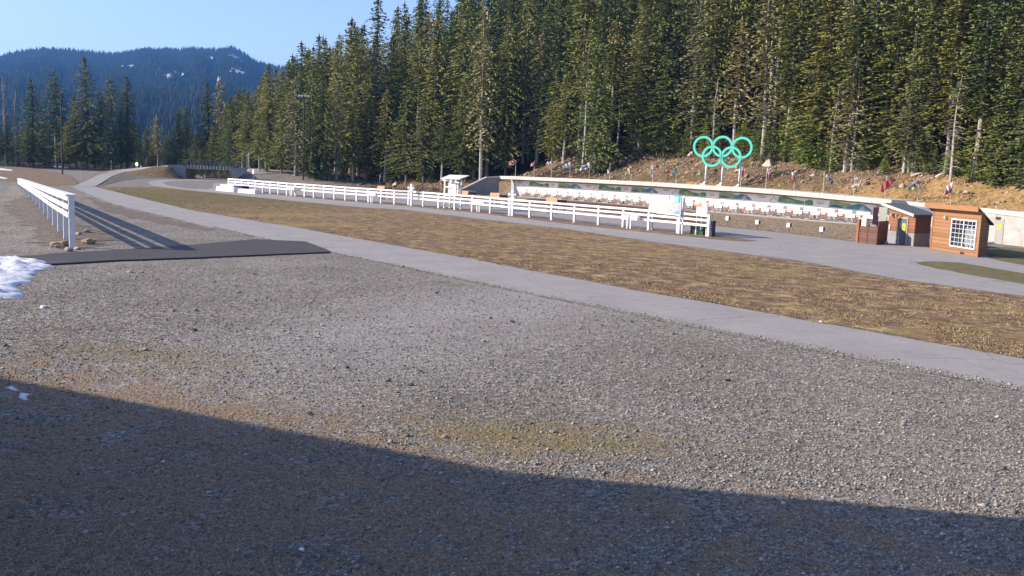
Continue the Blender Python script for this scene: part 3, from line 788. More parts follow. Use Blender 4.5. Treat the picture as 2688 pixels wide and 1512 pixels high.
# pixel scale is about 15-24 px per metre along the wall
canada = {'mats': [RED, FWHITE], 'dir': 'v', 'map': [0, 1, 0, 1, 0]}
FL = [((1354.3, 420), (1352.8, 460), 'red and white maple leaf flag flying left, leftmost pole on the range wall', {'mats': [RED, FWHITE, RED], 'dir': 'canada'}, out(-1.25, .80, .72, -.25)),
      ((1402, 422), (1401.2, 463), 'small red flag with white patch, second pole from left on range wall', EM(RED, FWHITE), out(-.65, .85, .5, -.5)),
      ((1448, 422), (1447, 465), 'white flag with pink edge flying left, third pole from left', H(FWHITE, FWHITE, mat('flag_pink', (.66, .42, .46), .8, .05, 3)), out(-.95, .8, .5, -.25)),
      ((1498, 424.5), (1495.7, 469.5), 'white flag with pale blue emblem flying left, fourth pole from left', EM(FWHITE, mat('flag_sky', (.30, .52, .70), .8, .05, 3)), out(-1.1, .80, .45, -.55)),
      ((1548, 424.5), (1546, 471), 'white flag with dark round emblem streaming down left, fifth pole from left', EM(FWHITE, FBLUE), out(-1.45, .9, .40, -.95)),
      ((1601, 426), (1599.7, 473), 'small orange scrap of flag on a tall bare pole right of the white emblem flag', H(FORANGE, FWHITE), furl(-.35, -.85, -1.85)),
      ((1657, 440), (1655.6, 477), 'orange and yellow furled flag hanging left of its pole', H(FORANGE, FYEL), furl(-.55, .1, -1.05)),
      ((1715.5, 430), (1713.5, 478), 'pale lilac furled flag hanging limp on its pole', H(FWHITE, FWHITE), furl(-.42, -.1, -1.85)),
      ((1775.6, 432), (1774, 482), 'green white and red flag drooping to the left of its pole', Vv(FGREEN, FWHITE, RED), out(-1.25, .75, .35, -1.1, z0=-.4)),
      ((1948.5, 435), (1943.5, 490), 'tattered red and white flag beside the right post of the ring sign', H(FWHITE, RED), furl(.45, -.2, -1.25)),
      ((2013.5, 440), (2009.7, 496), 'furled white over red flag, first pole right of the ring sign', {'mats': [FWHITE, RED], 'dir': 'hang'}, furl(.38, -.1, -1.35)),
      ((2087.8, 447), (2084, 502), 'furled white and salmon flag, second pole right of the ring sign', H(FWHITE, RED), furl(-.36, -.05, -1.4)),
      ((2163.8, 451.4), (2160, 508), 'white and navy flag spreading down to the right of its pole', {'mats': [FWHITE, FBLUE], 'dir': 'tri'}, [(1.1*j/8, -.05-1.0*j/8, -.35-1.2*j/8) for j in range(9)]),
      ((2243, 456.7), (2240, 514), 'tattered white and pale green flag trailing down right of its pole', H(FWHITE, FPALE), [(.8*j/8, -.05-1.2*j/8, -.55-1.25*j/8) for j in range(9)]),
      ((2326, 462), (2322.8, 528), 'bright red flag bunched on its pole behind the smaller wooden hut', H(RED, RED), [(.65-1.15*j/8, -.25-.9*j/8*.5, -.95-.9*j/8) for j in range(9)]),
      ((2411, 470), (2408, 533), 'blue green and yellow flag blowing left above the grey hut roof', H(FBLUE, FGREEN, FYEL), out(-1.1, .65, .5, -.85, z0=-.1)),
      ((2498, 473), (2495, 540), 'white flag with violet and red hem behind the larger kiosk roof', H(FWHITE, FWHITE, RED), out(-.75, 1.1, .7, -.7, z0=-.2))]
def _si(st, j, n, q, seg):
    if st['dir'] == 'canada': 
        if j < n*.28 or j >= n*.72: return 0
        return 2 if (abs((j+.5)/n-.5) < .13 and 0 < q < seg-1) else 1
    if st['dir'] == 'hang': return 0 if q < seg*.45 else 1
    if st['dir'] == 'tri': return 0 if j < n*.45 else 1
    return None
_old = stripe_idx
def stripe_idx(st, j, n, q, seg):
    v = _si(st, j, n, q, seg)
    return _old(st, j, n, q, seg) if v is None else v
for i, (tp, bt, lab, st, sh) in enumerate(FL):
    flag_pole(i, tp, bt, 0, lab, 'flag', st, sh)
b_ = G(2254.5, 573.5)
flag_pole(40, (2255.5, 481), None, 0, 'limp pale green flag on the tall thin pole left of the brown plank screen', 'flag', H(FPALE, FPALE), furl(-.28, -.1, -1.35), r=.04, base=b_)

# ---------------------------------------------------------------- five-ring sign
def rings():
    base_s = locate_top(1897); ctr = wall_pt(base_s, -1.5)
    Y = ctr.y
    c0 = AT(1897, 399, Y)
    pu = Vector((math.cos(R(30)), -math.sin(R(30)), 0)); pn = Vector((-math.sin(R(30)), -math.cos(R(30)), 0))
    t = thing('ring_sign', 'large mint green sign of five interlocking rings on three white posts above the range wall', 'sign', Vector((c0.x, c0.y, wtop(base_s))))
    def onplane(px, py):
        d = ray(px, py); o = Vector((0, 0, CH)); k = (c0-o).dot(pn)/d.dot(pn); return o+d*k
    C = [(1846.6, 384.8), (1896.9, 384.8), (1948.2, 387.8), (1869.6, 410.1), (1919.4, 412.6)]
    sc = (onplane(1897, 399)-Vector((0, 0, CH))).length/CF
    ro = 27*sc; ri = ro-5.7*sc
    for k, (x, y) in enumerate(C):
        c = onplane(x, y); mb = MB(); n = 48; vs = []
        dz = (.012 if k > 2 else 0)
        for i in range(n):
            th = 2*math.pi*i/n; e = pu*math.cos(th)+Vector((0, 0, 1))*math.sin(th)
            for r_, w in ((ro, -.15), (ro, .15), (ri, .15), (ri, -.15)): vs.append(c+e*r_+pn*(w+dz))
        fs = []
        for i in range(n):
            j = (i+1) % n
            for q in range(4): fs.append((i*4+q, j*4+q, j*4+(q+1) % 4, i*4+(q+1) % 4))
        mb.add(vs, fs); mb.build('ring', MINT, t)
    for (tx, ty), (bx, by) in (((1853.5, 425), (1850, 482)), ((1897.5, 412), (1893.5, 485)), ((1943.8, 405), (1940, 489))):
        top = onplane(tx, ty)-pn*.3; s = locate_top(bx); zb_ = wtop(s)
        mb = MB(); f = Vector((top.x, top.y, zb_-.1))
        zb_ = zfor(top.x, top.y, by)
        f = Vector((top.x, top.y, zb_))
        mb.tube([f-pu*.32+Vector((0, 0, -.05)), f-pu*.05+Vector((0, 0, .25)), f+Vector((0, 0, .6)), top], [.12, .13, .13, .13], 10); mb.build('post', WHITE, t, True)
        mb = MB(); mb.box(f-pu*.32+Vector((0, 0, -.08)), .35, .22, .06, pu); mb.build('foot_plate', WHITE, t)
rings()

# ---------------------------------------------------------------- huts
def wood(name, col, k=7.0):
    m, nt, b = newmat(name)
    g = nt.nodes.new('ShaderNodeNewGeometry'); g.name = 'GEO'
    sp = nt.nodes.new('ShaderNodeSeparateXYZ'); nt.links.new(g.outputs['Position'], sp.inputs[0])
    fr = mth(nt, 'FRACT', mth(nt, 'MULTIPLY', sp.outputs[2], k))
    board = mth(nt, 'FLOOR', mth(nt, 'MULTIPLY', sp.outputs[2], k))
    wn_ = nt.nodes.new('ShaderNodeTexWhiteNoise'); wn_.noise_dimensions = '1D'; nt.links.new(board, wn_.inputs['W'])
    base = ramp(nt, wn_.outputs['Value'], [(0, tuple(c*.82 for c in col)), (1, tuple(min(1, c*1.15) for c in col))])
    base = mixc(nt, .5, base, ramp(nt, noise_n(nt, 9, 5, .7), [(.3, .7), (.7, 1.25)]), 'MULTIPLY')
    base = mixc(nt, .75, base, ramp(nt, fr, [(0, .3), (.10, .55), (.22, 1.0), (1, 1.08)]), 'MULTIPLY')
    nt.links.new(base, b.inputs['Base Color']); b.inputs['Roughness'].default_value = .7
    bump(nt, b, fr, 1.0, .02)
    return m
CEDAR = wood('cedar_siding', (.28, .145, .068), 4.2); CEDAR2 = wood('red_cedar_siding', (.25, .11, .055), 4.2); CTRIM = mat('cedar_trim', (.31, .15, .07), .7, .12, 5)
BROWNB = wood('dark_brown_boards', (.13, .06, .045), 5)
GLASS, _nt, _b = newmat('window_glass'); _b.inputs['Base Color'].default_value = (.012, .018, .03, 1); _b.inputs['Roughness'].default_value = .12; _b.inputs['Specular IOR Level'].default_value = .5
ROOFG = mat('grey_roof_shingle', (.11, .125, .125), .9, .25, 5, bmp=.01)
def quadpt(a, b_, s, z): p_ = a.lerp(b_, s); return Vector((p_.x, p_.y, z))
def hut_big():
    A = G(2441, 655); B = G(2566.5, 676)                          # front face, left and right foot
    u = (B-A).normalized(); n = Vector((u.y, -u.x, 0))
    if n.dot(-A) < 0: n = -n                                       # towards camera
    Wd = (B-A).length; hL = zfor(A.x, A.y, 545); hR = zfor(B.x, B.y, 556)
    hh = (hL+hR)/2; D = 3.0
    C_ = G(2589, 669); bk = (C_-B).normalized(); D = (C_-B).length
    t = thing('kiosk_hut', 'orange cedar kiosk with shed roof and white-framed lattice window at right', 'hut', A)
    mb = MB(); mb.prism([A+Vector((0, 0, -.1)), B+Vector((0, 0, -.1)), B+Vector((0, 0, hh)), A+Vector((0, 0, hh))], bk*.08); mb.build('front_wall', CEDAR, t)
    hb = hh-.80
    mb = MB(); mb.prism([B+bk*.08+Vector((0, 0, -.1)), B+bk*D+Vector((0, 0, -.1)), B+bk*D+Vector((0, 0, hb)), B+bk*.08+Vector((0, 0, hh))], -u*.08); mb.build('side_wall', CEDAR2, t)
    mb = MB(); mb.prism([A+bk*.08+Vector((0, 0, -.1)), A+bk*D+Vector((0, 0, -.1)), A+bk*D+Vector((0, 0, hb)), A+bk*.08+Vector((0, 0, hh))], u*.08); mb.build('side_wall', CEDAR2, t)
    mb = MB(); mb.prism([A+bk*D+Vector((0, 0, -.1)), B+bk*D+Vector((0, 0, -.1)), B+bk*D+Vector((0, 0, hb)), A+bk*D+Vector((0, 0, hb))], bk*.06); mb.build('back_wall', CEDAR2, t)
    for P_, sg in ((A, 1), (B, -1)):
        mb = MB(); mb.box(P_+n*.012+u*sg*.06+Vector((0, 0, hh/2)), .065, .022, hh/2, u, n); mb.build('corner_trim', CTRIM, t)
    # roof: slab sloping back, deep fascia
    f0 = A-u*.35+n*.45; f1 = B+u*.35+n*.45; g0 = A-u*.35+bk*(D+.6); g1 = B+u*.35+bk*(D+.6)
    zf = hh+.16; zg = hb-.15
    mb = MB(); mb.prism([f0+Vector((0, 0, zf)), f1+Vector((0, 0, zf)), g1+Vector((0, 0, zg)), g0+Vector((0, 0, zg))], Vector((0, 0, .10))); mb.build('roof', mat('dark_roof_underside', (.10, .08, .07), .8, .2, 4), t)
    mb = MB(); mb.box((f0+f1)/2+n*.025+Vector((0, 0, zf-.02)), (f1-f0).length/2, .025, .16, u, n); mb.build('fascia', CTRIM, t)
    # window
    def wp(x, z, o=0.0): return A+u*x+n*o+Vector((0, 0, z))
    x0, x1 = Wd*.47, Wd*.965; z0, z1 = hh*.17, hh*.78
    x0 = Wd*.44; x1 = Wd*.93
    mb = MB(); mb.box(wp((x0+x1)/2, (z0+z1)/2, .02), (x1-x0)/2, .02, (z1-z0)/2, u, n); win = mb.build('window', GLASS, t)
    mb = MB(); e = .04
    for xx in (x0, x1): mb.box(wp(xx, (z0+z1)/2, .05), e, .035, (z1-z0)/2+e, u, n)
    for zz in (z0, z1): mb.box(wp((x0+x1)/2, zz, .0512), (x1-x0)/2-e, .033, e, u, n)
    mb.build('window_frame', WHITE, win)
    mb = MB(); mb.box(wp((x0+x1)/2, (z0+z1)/2, .052), .032, .028, (z1-z0)/2-e, u, n)
    for k in range(1, 7):
        if k in (1, 2, 3, 4, 5, 6):
            pass
    for k in (1, 2, 4, 5): mb.box(wp(lerp(x0, x1, k/6), (z0+z1)/2, .047), .011, .012, (z1-z0)/2-e, u, n)
    for k in range(1, 6): mb.box(wp((x0+x1)/2, lerp(z0, z1, k/6), .0475), (x1-x0)/2-e, .014, .011, u, n)
    mb.build('lattice', WHITE, win)
    # curtain seen behind the glass
    mb = MB()
    for k in range(7):
        a = lerp(.60, .92, k/6); mb.box(wp(lerp(x0, x1, a), lerp(z0, z1, .42-.03*(k % 3)), .0425), .05, .002, (z1-z0)*(.33+.05*((k*5) % 3)), u, n)
    mb.build('curtain', mat('pale_cloth', (.24, .29, .29), .8, .3, 5), win)
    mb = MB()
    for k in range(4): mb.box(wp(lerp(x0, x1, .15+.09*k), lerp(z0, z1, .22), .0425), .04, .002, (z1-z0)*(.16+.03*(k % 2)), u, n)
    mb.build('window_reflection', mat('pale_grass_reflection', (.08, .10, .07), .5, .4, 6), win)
    # wall lamp
    mb = MB(); mb.box(wp(Wd*.31, hh*.80, .10), .09, .09, .11, u, n); mb.build('wall_lamp', mat('beige_lamp', (.45, .38, .30), .6, .1, 3), t)
    mb = MB(); mb.box(wp(Wd*.69, .12, .005), .22, .012, .07, u, n); mb.build('vent_opening', BLACKP, t)
hut_big()
def hut_small():
    B = G(2396.7, 647); A0 = G(2327, 636)
    u = (B-A0).normalized(); A = A0
    n = Vector((u.y, -u.x, 0)); n = -n if n.dot(-A) < 0 else n; bk = -n
    hA = zfor(A.x, A.y, 541); hB = zfor(B.x, B.y, 566); Wd = (B-A).length; hc = .42*hB; C2 = G(2438, 645.3); bk = (C2-B).normalized(); D = (C2-B).length
    t = thing('service_hut', 'cedar service hut with grey door, concrete base and sloping grey roof', 'hut', A)
    Z = lambda v, z: Vector((v.x, v.y, z))
    mb = MB(); mb.prism([Z(A, -.1), Z(B, -.1), Z(B, hc), Z(A, hc)], bk*.16); mb.build('concrete_base', CONC_B, t)
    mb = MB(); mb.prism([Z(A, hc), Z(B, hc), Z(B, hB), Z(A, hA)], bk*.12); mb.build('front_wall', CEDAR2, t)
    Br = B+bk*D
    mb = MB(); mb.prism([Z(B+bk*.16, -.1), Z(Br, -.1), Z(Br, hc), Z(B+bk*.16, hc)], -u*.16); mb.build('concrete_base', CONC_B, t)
    mb = MB(); mb.prism([Z(B+bk*.12, hc), Z(Br, hc), Z(Br, hB), Z(B+bk*.12, hB)], -u*.12); mb.build('side_wall', BROWNB, t)  # shade of this side put into boards darker than the cedar front
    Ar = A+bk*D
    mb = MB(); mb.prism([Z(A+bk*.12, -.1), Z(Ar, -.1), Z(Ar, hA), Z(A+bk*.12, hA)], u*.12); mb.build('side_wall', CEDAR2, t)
    r0 = A-u*.5+n*.4; r1 = B+u*.45+n*.4; q0 = A-u*.5+bk*(D+.4); q1 = B+u*.45+bk*(D+.4)
    sl_ = (hB-hA)/Wd
    z0 = hA-.5*sl_+.03; z1 = hB+.45*sl_+.03
    mb = MB(); mb.prism([Z(r0, z0), Z(r1, z1), Z(q1, z1), Z(q0, z0)], Vector((0, 0, .12))); mb.build('roof', ROOFG, t)
    mb = MB(); mb.beam(Z(r0+n*.02, z0+.05), Z(r1+n*.02, z1+.05), .04, .2); mb.build('fascia', mat('pale_fascia', (.50, .45, .40), .7, .1, 3), t)
    wp = lambda x, z, o=0.0: Z(A, 0)+u*x+n*o+Vector((0, 0, z))
    dx0, dx1 = Wd*.40, Wd*.76; dh = min(2.1, hB*.80)
    mb = MB(); mb.box(wp((dx0+dx1)/2, dh/2+.06, .03), (dx1-dx0)/2-.06, .03, dh/2, u, n); d = mb.build('door', mat('blue_grey_door', (.10, .12, .15), .5, .08, 2), t)
    mb = MB()
    for xx in (dx0, dx1): mb.box(wp(xx, dh/2+.08, .045), .055, .045, dh/2+.06, u, n)
    mb.box(wp((dx0+dx1)/2, dh+.19, .0452), (dx1-dx0)/2+.055, .043, .05, u, n); mb.build('door_frame', mat('beige_frame', (.40, .33, .27), .6, .1, 2), d)
    mb = MB(); mb.box(wp(dx0+.22, dh*.52, .085), .05, .03, .04, u, n); mb.build('handle', STEEL, d)
    mb = MB(); mb.box(wp(lerp(dx0, dx1, .66), dh*.74, .066), .20, .004, .26, u, n); s_ = mb.build('warning_sign', mat('yellow_sign', (.75, .52, .05), .5, .05, 2), d)
    mb = MB(); mb.prism([wp(lerp(dx0, dx1, .66)-.12, dh*.74-.08, .0725), wp(lerp(dx0, dx1, .66)+.12, dh*.74-.08, .0725), wp(lerp(dx0, dx1, .66), dh*.74+.14, .0725)], n*.003); mb.build('warning_mark', mat('orange_mark', (.55, .18, .04), .5, .05, 2), s_)
    mb = MB(); mb.box(wp(lerp(dx0, dx1, .30), dh*.80, .066), .07, .004, .18, u, n); mb.build('door_window', mat('pale_glass', (.35, .36, .34), .3, .05, 2), d)
    mb = MB(); mb.box(wp(Wd*.20, lerp(hA, hB, .2)*.80, .14), .11, .12, .10, u, n); mb.box(wp(Wd*.34, lerp(hA, hB, .3)*.81, .10), .08, .06, .07, u, n); mb.build('wall_lamp', mat('beige_lamp2', (.35, .28, .2), .6, .1, 3), t)
    mb = MB(); mb.box(wp(Wd*.10, hc+.25, .05), .10, .04, .18, u, n); mb.build('electrical_box', mat('pale_box', (.5, .48, .38), .6, .1, 3), t)
    # the second, white, roof part behind
    p0 = q0+bk*.2; 
    mb = MB(); a = AT(2392, 539, A.y+4.5); b2 = AT(2440, 545, A.y+3.6); c = AT(2447, 559, A.y+2.2); d2 = AT(2408, 546, A.y+2.6)
    mb.prism([a, b2, c, d2], Vector((0, 0, -.08))); mb.build('rear_roof', mat('pale_metal_roof', (.45, .46, .48), .5, .06, 3), t)
hut_small()
def side_wall():
    a = G(2560, 634); b_ = G(2690, 647.5); u = (b_-a).normalized(); c = a+u*16; n = Vector((u.y, -u.x, 0)); n = -n if n.dot(-a) < 0 else n
    L = (b_-a).length; h0 = zfor(a.x, a.y, 545); h1 = zfor(b_.x, b_.y, 560); hc = h1+(h1-h0)/L*(16-L)
    t = thing('concrete_wall', 'plain grey concrete wall with ledge, yellow door sign and dark vent behind the larger kiosk', 'wall', a)
    Z = lambda v, z: Vector((v.x, v.y, z))
    mb = MB(); mb.prism([Z(a, -.1), Z(c, -.1), Z(c, hc), Z(a, h0)], -n*.4); mb.build('wall_slab', CONC, t)
    mb = MB(); mb.beam(Z(a, h0-.16)+n*.04, Z(c, hc-.16)+n*.04, .10, .36); mb.build('ledge', CONC_L, t)
    p_ = lambda px, z, o: a+u*((G(px, 640)-a).dot(u))+n*o+Vector((0, 0, z))
    mb = MB(); mb.box(p_(2604, 1.0, .02), .38, .02, 1.0, u, n); d = mb.build('door', mat('pale_grey_door', (.30, .30, .27), .6, .08, 2), t)
    mb = MB(); mb.box(p_(2602, 1.38, .046), .17, .005, .19, u, n); mb.build('warning_sign', mat('yellow_sign', (.75, .52, .05)), d)
    mb = MB(); mb.box(p_(2642, h0-.75, .04), .22, .03, .11, u, n); mb.build('vent', BLACKP, t)
    mb = MB(); q = b_+u*.25; mb.box(Z(q, .9)+n*.16, .12, .12, .95, u, n); mb.build('white_pillar', WHITE, t)
side_wall()
def screen():
    a = G(2251, 637); b_ = G(2301, 643); c = G(2326.5, 640)
    h1 = zfor(a.x, a.y, 590); h2 = zfor(b_.x, b_.y, 581)
    t = thing('plank_screen', 'dark brown plank screen fence with one orange end post beside the service hut', 'fence', a)
    u = (b_-a).normalized()
    for k in range(2):
        p_ = a.lerp(b_, k/2)+u*.05; q = a.lerp(b_, (k+1)/2)-u*.03; mb = MB(); mb.beam(p_+Vector((0, 0, h1/2-.03)), q+Vector((0, 0, h1/2-.03)), .06, h1-.06); mb.build('board_panel', BROWNB, t)
    mb = MB(); mb.beam(b_+u*.02+Vector((0, 0, h2/2)), c+Vector((0, 0, h2/2)), .06, h2); mb.build('board_panel', BROWNB, t)
    mb = MB(); mb.box(a+Vector((0, 0, zfor(a.x, a.y, 575)/2)), .11, .11, zfor(a.x, a.y, 575)/2, u); mb.build('end_post', mat('orange_post', (.27, .10, .055), .7, .15, 4), t)
    for f in (.5, 1.0):
        p_ = a.lerp(b_, f); mb = MB(); mb.box(p_+Vector((0, 0, h1/2)), .05, .06, h1/2+.04, u); mb.build('post', TIMBER_D, t)
    # light grey-green board above, on its frame
    m0 = AT(2305, 581.5, c.y); m1 = AT(2326.5, 583, c.y-.2); z1 = zfor(m0.x, m0.y, 543)
    t2 = thing('notice_board', 'tall pale grey-green blank board standing above the brown plank screen', 'board', Vector((m0.x, m0.y, 0)))
    uu = (m1-m0); uu.z = 0; w = uu.length; uu.normalize(); nn = Vector((uu.y, -uu.x, 0)); nn = -nn if nn.dot(-m0) < 0 else nn
    zc = (m0.z+z1)/2
    mb = MB(); mb.box(Vector((m0.x, m0.y, zc))+uu*w/2, w/2, .04, (z1-m0.z)/2, uu, nn); mb.build('panel', mat('grey_green_panel', (.46, .49, .40), .6, .04, 2), t2)
    mb = MB(); mb.box(Vector((m0.x, m0.y, zc-.15))-uu*.22-nn*.1, .18, .15, (z1-m0.z)/2+.1, uu, nn); mb.build('equipment_box', mat('dark_maroon', (.05, .02, .04), .6, .1, 3), t2)
    for k in (0, 1):
        mb = MB(); mb.box(Vector((m0.x, m0.y, m0.z/2+.2))+uu*w*k-nn*.09, .05, .05, m0.z/2+.2, uu, nn); mb.build('post', TIMBER_D, t2)
    # pale low box seen through the gap
    p_ = G(2268, 596)
    t3 = thing('storage_box', 'pale cream flat box behind the brown plank screen', 'box', p_)
    mb = MB(); mb.box(p_+Vector((0, 0, .45)), .55, .3, .42, u); mb.build('body', mat('cream_box', (.62, .58, .48), .6, .05, 2), t3)
    mb = MB(); mb.box(p_+Vector((0, 0, .89)), .58, .33, .02, u); mb.build('lid', mat('cream_lid', (.5, .47, .38), .6, .05, 2), t3)
    # blue tarpaulin bundle
    p_ = G(2319, 640); mb = MB()
    n1, n2 = 14, 7; vs = []
    for i in range(n2+1):
        ph = i/n2*math.pi/2
        for j in range(n1):
            th = 2*math.pi*j/n1; q = Vector((math.cos(th)*math.cos(ph)*.33, math.sin(th)*math.cos(ph)*.25, math.sin(ph)*.27)); q *= 1+.28*noise.noise(q*6+Vector((3, 1, 2)))
            vs.append(p_+q)
    mb.add(vs, [(i*n1+j, i*n1+(j+1) % n1, (i+1)*n1+(j+1) % n1, (i+1)*n1+j) for i in range(n2) for j in range(n1)])
    o = mb.build('tarpaulin_bundle', mat('bright_blue_tarp', (.05, .38, .62), .5, .12, 4), smooth=True); tag(o, 'crumpled bright blue tarpaulin bundle on the asphalt by the service hut', 'tarpaulin')
    for k, (x, y) in enumerate(((2300, 638), (2306, 637.5))):
        p_ = G(x, y); mb = MB(); mb.tube([p_+Vector((-.12, 0, .06)), p_+Vector((.0, .02, .07)), p_+Vector((.13, .03, .05))], [.04, .07, .03], 8)
        o = mb.build('white_bag', WHITE2, smooth=True); tag(o, ('small white bag left of the blue tarpaulin bundle', 'small white bag touching the blue tarpaulin bundle')[k], 'bag')
screen()

# ---------------------------------------------------------------- kiosk on the fence, speakers, score board
FU = (FP[24]-FP[10]).normalized(); FN = Vector((FU.y, -FU.x, 0)); FN = -FN if FN.dot(-FP[20]) < 0 else FN
def kiosk():
    a = G(1166, 546.5); b_ = G(1195, 549.5); u = (b_-a).normalized(); n = Vector((u.y, -u.x, 0)); n = -n if n.dot(-a) < 0 else n
    ztop = zfor(a.x, a.y, 471); t = thing('roofed_kiosk', 'white information kiosk with flat tilted roof standing at the long fence', 'kiosk', a)
    w = (b_-a).length
    for k, o in ((0, 0), (1, 0), (0, -.7), (1, -.7)):
        mb = MB(); q = a+u*w*k+n*o; mb.box(q+Vector((0, 0, ztop/2)), .07, .07, ztop/2, u, n); mb.build('leg', WHITE, t)
    mb = MB(); mb.box(a+u*w/2+n*-.35+Vector((0, 0, ztop-1.05)), w/2-.08, .03, .62, u, n); brd = mb.build('board', WHITE2, t)
    mb = MB(); mb.box(a+u*w/2+n*-.30+Vector((0, 0, ztop-.95+.42)), w/2-.15, .012, .22, u, n); mb.build('sheet', mat('pale_sheet', (.62, .62, .66), .7, .05, 2), brd)
    mb = MB(); mb.box(a+u*w/2+n*-.30+Vector((0, 0, ztop-1.28)), w/2-.2, .012, .32, u, n); mb.build('sheet', mat('notice_sheet', (.72, .73, .66), .7, .12, 5), brd)
    for z in (ztop-.62-.15, ztop-1.66): 
        mb = MB(); mb.beam(a+Vector((0, 0, z)), b_+Vector((0, 0, z)), .05, .09); mb.build('crossbar', WHITE, t)
    r = [AT(1155.5, 470.0, a.y-.8), AT(1206, 471.8, a.y-1.6), AT(1232, 462.0, a.y+.6), AT(1180, 460.2, a.y+1.8)]
    mb = MB(); mb.prism(r, Vector((0, 0, .07))); mb.build('roof', WHITE, t)
    mb = MB(); mb.beam(a-u*.45+Vector((0, 0, ztop-.08)), b_+u*.9+n*.2+Vector((0, 0, ztop-.25)), .08, .12); mb.build('roof_beam', WHITE2, t)
    mb = MB(); q = b_-u*.25+n*.25+Vector((0, 0, ztop-.15)); mb.tube([q, q+n*.25], [.10, .14], 10); mb.build('lamp', WHITE, t)
kiosk()
for k, (px, py, top, lab) in enumerate(((1080, 541, 483, 'white loudspeaker post at the fence left of the roofed kiosk'), (1345, 567.5, 499, 'white loudspeaker post at the fence right of the roofed kiosk'))):
    p_ = G(px, py); h = zfor(p_.x, p_.y, top); t = thing('loudspeaker_post', lab, 'loudspeaker', p_, 'loudspeaker posts along the fence')
    mb = MB(); mb.box(p_+Vector((0, 0, h/2)), .11, .11, h/2, FU, FN); mb.build('post', WHITE, t)
    mb = MB(); mb.box(p_+Vector((0, 0, FH+.08)), .3, .16, .07, FU, FN); mb.build('shelf', WHITE, t)
    for sx in (-1, 1):
        q = p_+FU*sx*.22+Vector((0, 0, h-.45)); mb = MB(); mb.tube([p_+Vector((0, 0, h-.45)), q, q+FU*sx*.14+FN*.05, q+FU*sx*.28+FN*.12], [.03, .05, .10, .16], 12); mb.build('horn', WHITE, t, True)
def score_board():
    a = G(1702.5, 604); b_ = G(1782, 614); u = (b_-a).normalized(); n = Vector((u.y, -u.x, 0)); n = -n if n.dot(-a) < 0 else n
    w = (b_-a).length; z0 = zfor(a.x, a.y, 556); z1 = zfor(a.x, a.y, 509)
    t = thing('score_board', 'large white ribbed notice board with cyan end panel above the long fence', 'board', a)
    P_ = lambda f, z, o: a.lerp(b_, f)+n*o+Vector((0, 0, z))
    for f in (.0, 1.0):
        for o in (.0, -.32):
            mb = MB(); mb.box(P_(f, z1/2, o), .065, .05, z1/2, u, n); mb.build('post', WHITE, t)
    zc = (z0+z1)/2; hz = (z1-z0)/2
    mb = MB(); mb.box(P_(.5, zc, .07), w/2*1.0, .02, hz, u, n); bk = mb.build('back_panel', mat('pale_grey_photo_print', (.42, .38, .42), .6, .55, 3.5), t)
    mb = MB(); mb.box(P_(.385, zc, .105), w*.27, .012, hz*.96, u, n); main = mb.build('list_panel', mat('list_white', (.50, .50, .50), .5, .03, 2), t)
    mb = MB()
    for k in range(12): mb.box(P_(.39, z0+.12+(z1-z0-.2)*k/12, .1195), w*.235, .0025, .018, u, n)
    mb.build('ruled_line', mat('rule_grey', (.28, .29, .30), .6, .05, 2), main)
    mb = MB(); mb.box(P_(.90, z1-.26, .105), w*.095, .012, .26, u, n); c = mb.build('cyan_panel', CYAN, t)
    mb = MB()
    for k in range(3): mb.box(P_(.89, z1-.12-.13*k, .1185), w*.055, .002, .03+.012*k, u, n)
    mb.build('white_bar', WHITE2, c)
    mb = MB(); mb.box(P_(.93, z0+.10, .105), w*.06, .012, .16, u, n); mb.build('cyan_panel', CYAN, t)
    mb = MB(); mb.prism([P_(.68, z0+.75, .10), P_(.80, z0+.85, .10), P_(.83, z0+1.35, .10), P_(.70, z1-.05, .10)], n*.012); mb.build('white_shape', WHITE2, t)
    mb = MB(); mb.prism([P_(.0, z0+.05, .10), P_(.10, z0+.1, .10), P_(.12, z0+.9, .10), P_(.01, z0+.7, .10)], n*.012); mb.build('white_shape', WHITE2, t)
    mb = MB(); mb.box(P_(.5, z0-.03, .07), w/2+.1, .05, .035, u, n); mb.build('bottom_rail', WHITE, t)
    # smaller sign near the fence end
    a = G(1832, 616.5); b2 = G(1859, 620.5); u = (b2-a).normalized(); n = Vector((u.y, -u.x, 0)); n = -n if n.dot(-a) < 0 else n; a = a+n*.2; b2 = b2+n*.2
    w = (b2-a).length; z0 = zfor(a.x, a.y, 561); z1 = zfor(a.x, a.y, 537)
    t = thing('map_sign', 'small two-panel sign with orange top on white legs at the fence end', 'sign', a)
    for f in (0, .47, 1):
        mb = MB(); zb_ = 0 if f != .47 else .45; mb.box(a.lerp(b2, f)+Vector((0, 0, (z1+zb_)/2)), .035, .03, (z1-zb_)/2, u, n); mb.build('leg', WHITE, t)
    mb = MB(); mb.box(a.lerp(b2, .24)+n*.05+Vector((0, 0, (z0+z1)/2)), w*.24, .015, (z1-z0)/2, u, n); l = mb.build('left_panel', mat('cream_panel', (.62, .54, .46), .6, .06, 2), t)
    mb = MB(); mb.box(a.lerp(b2, .24)+n*.068+Vector((0, 0, z1-.05)), w*.24, .003, .12, u, n); mb.build('orange_band', mat('orange_band', (.75, .25, .15), .6, .1, 3), l)
    mb = MB()
    for k in range(5): mb.box(a.lerp(b2, .24)+n*.068+Vector((0, 0, z0+.08+.1*k)), w*.2, .002, .008, u, n)
    mb.build('grid_line', mat('grid_line', (.4, .35, .33), .6, .05, 3), l)
    mb = MB(); mb.box(a.lerp(b2, .75)+n*.05+Vector((0, 0, (z0+z1)/2+.02)), w*.25, .015, (z1-z0)/2+.03, u, n); mb.build('right_panel', mat('grey_lilac_panel', (.42, .39, .44), .6, .08, 4), t)
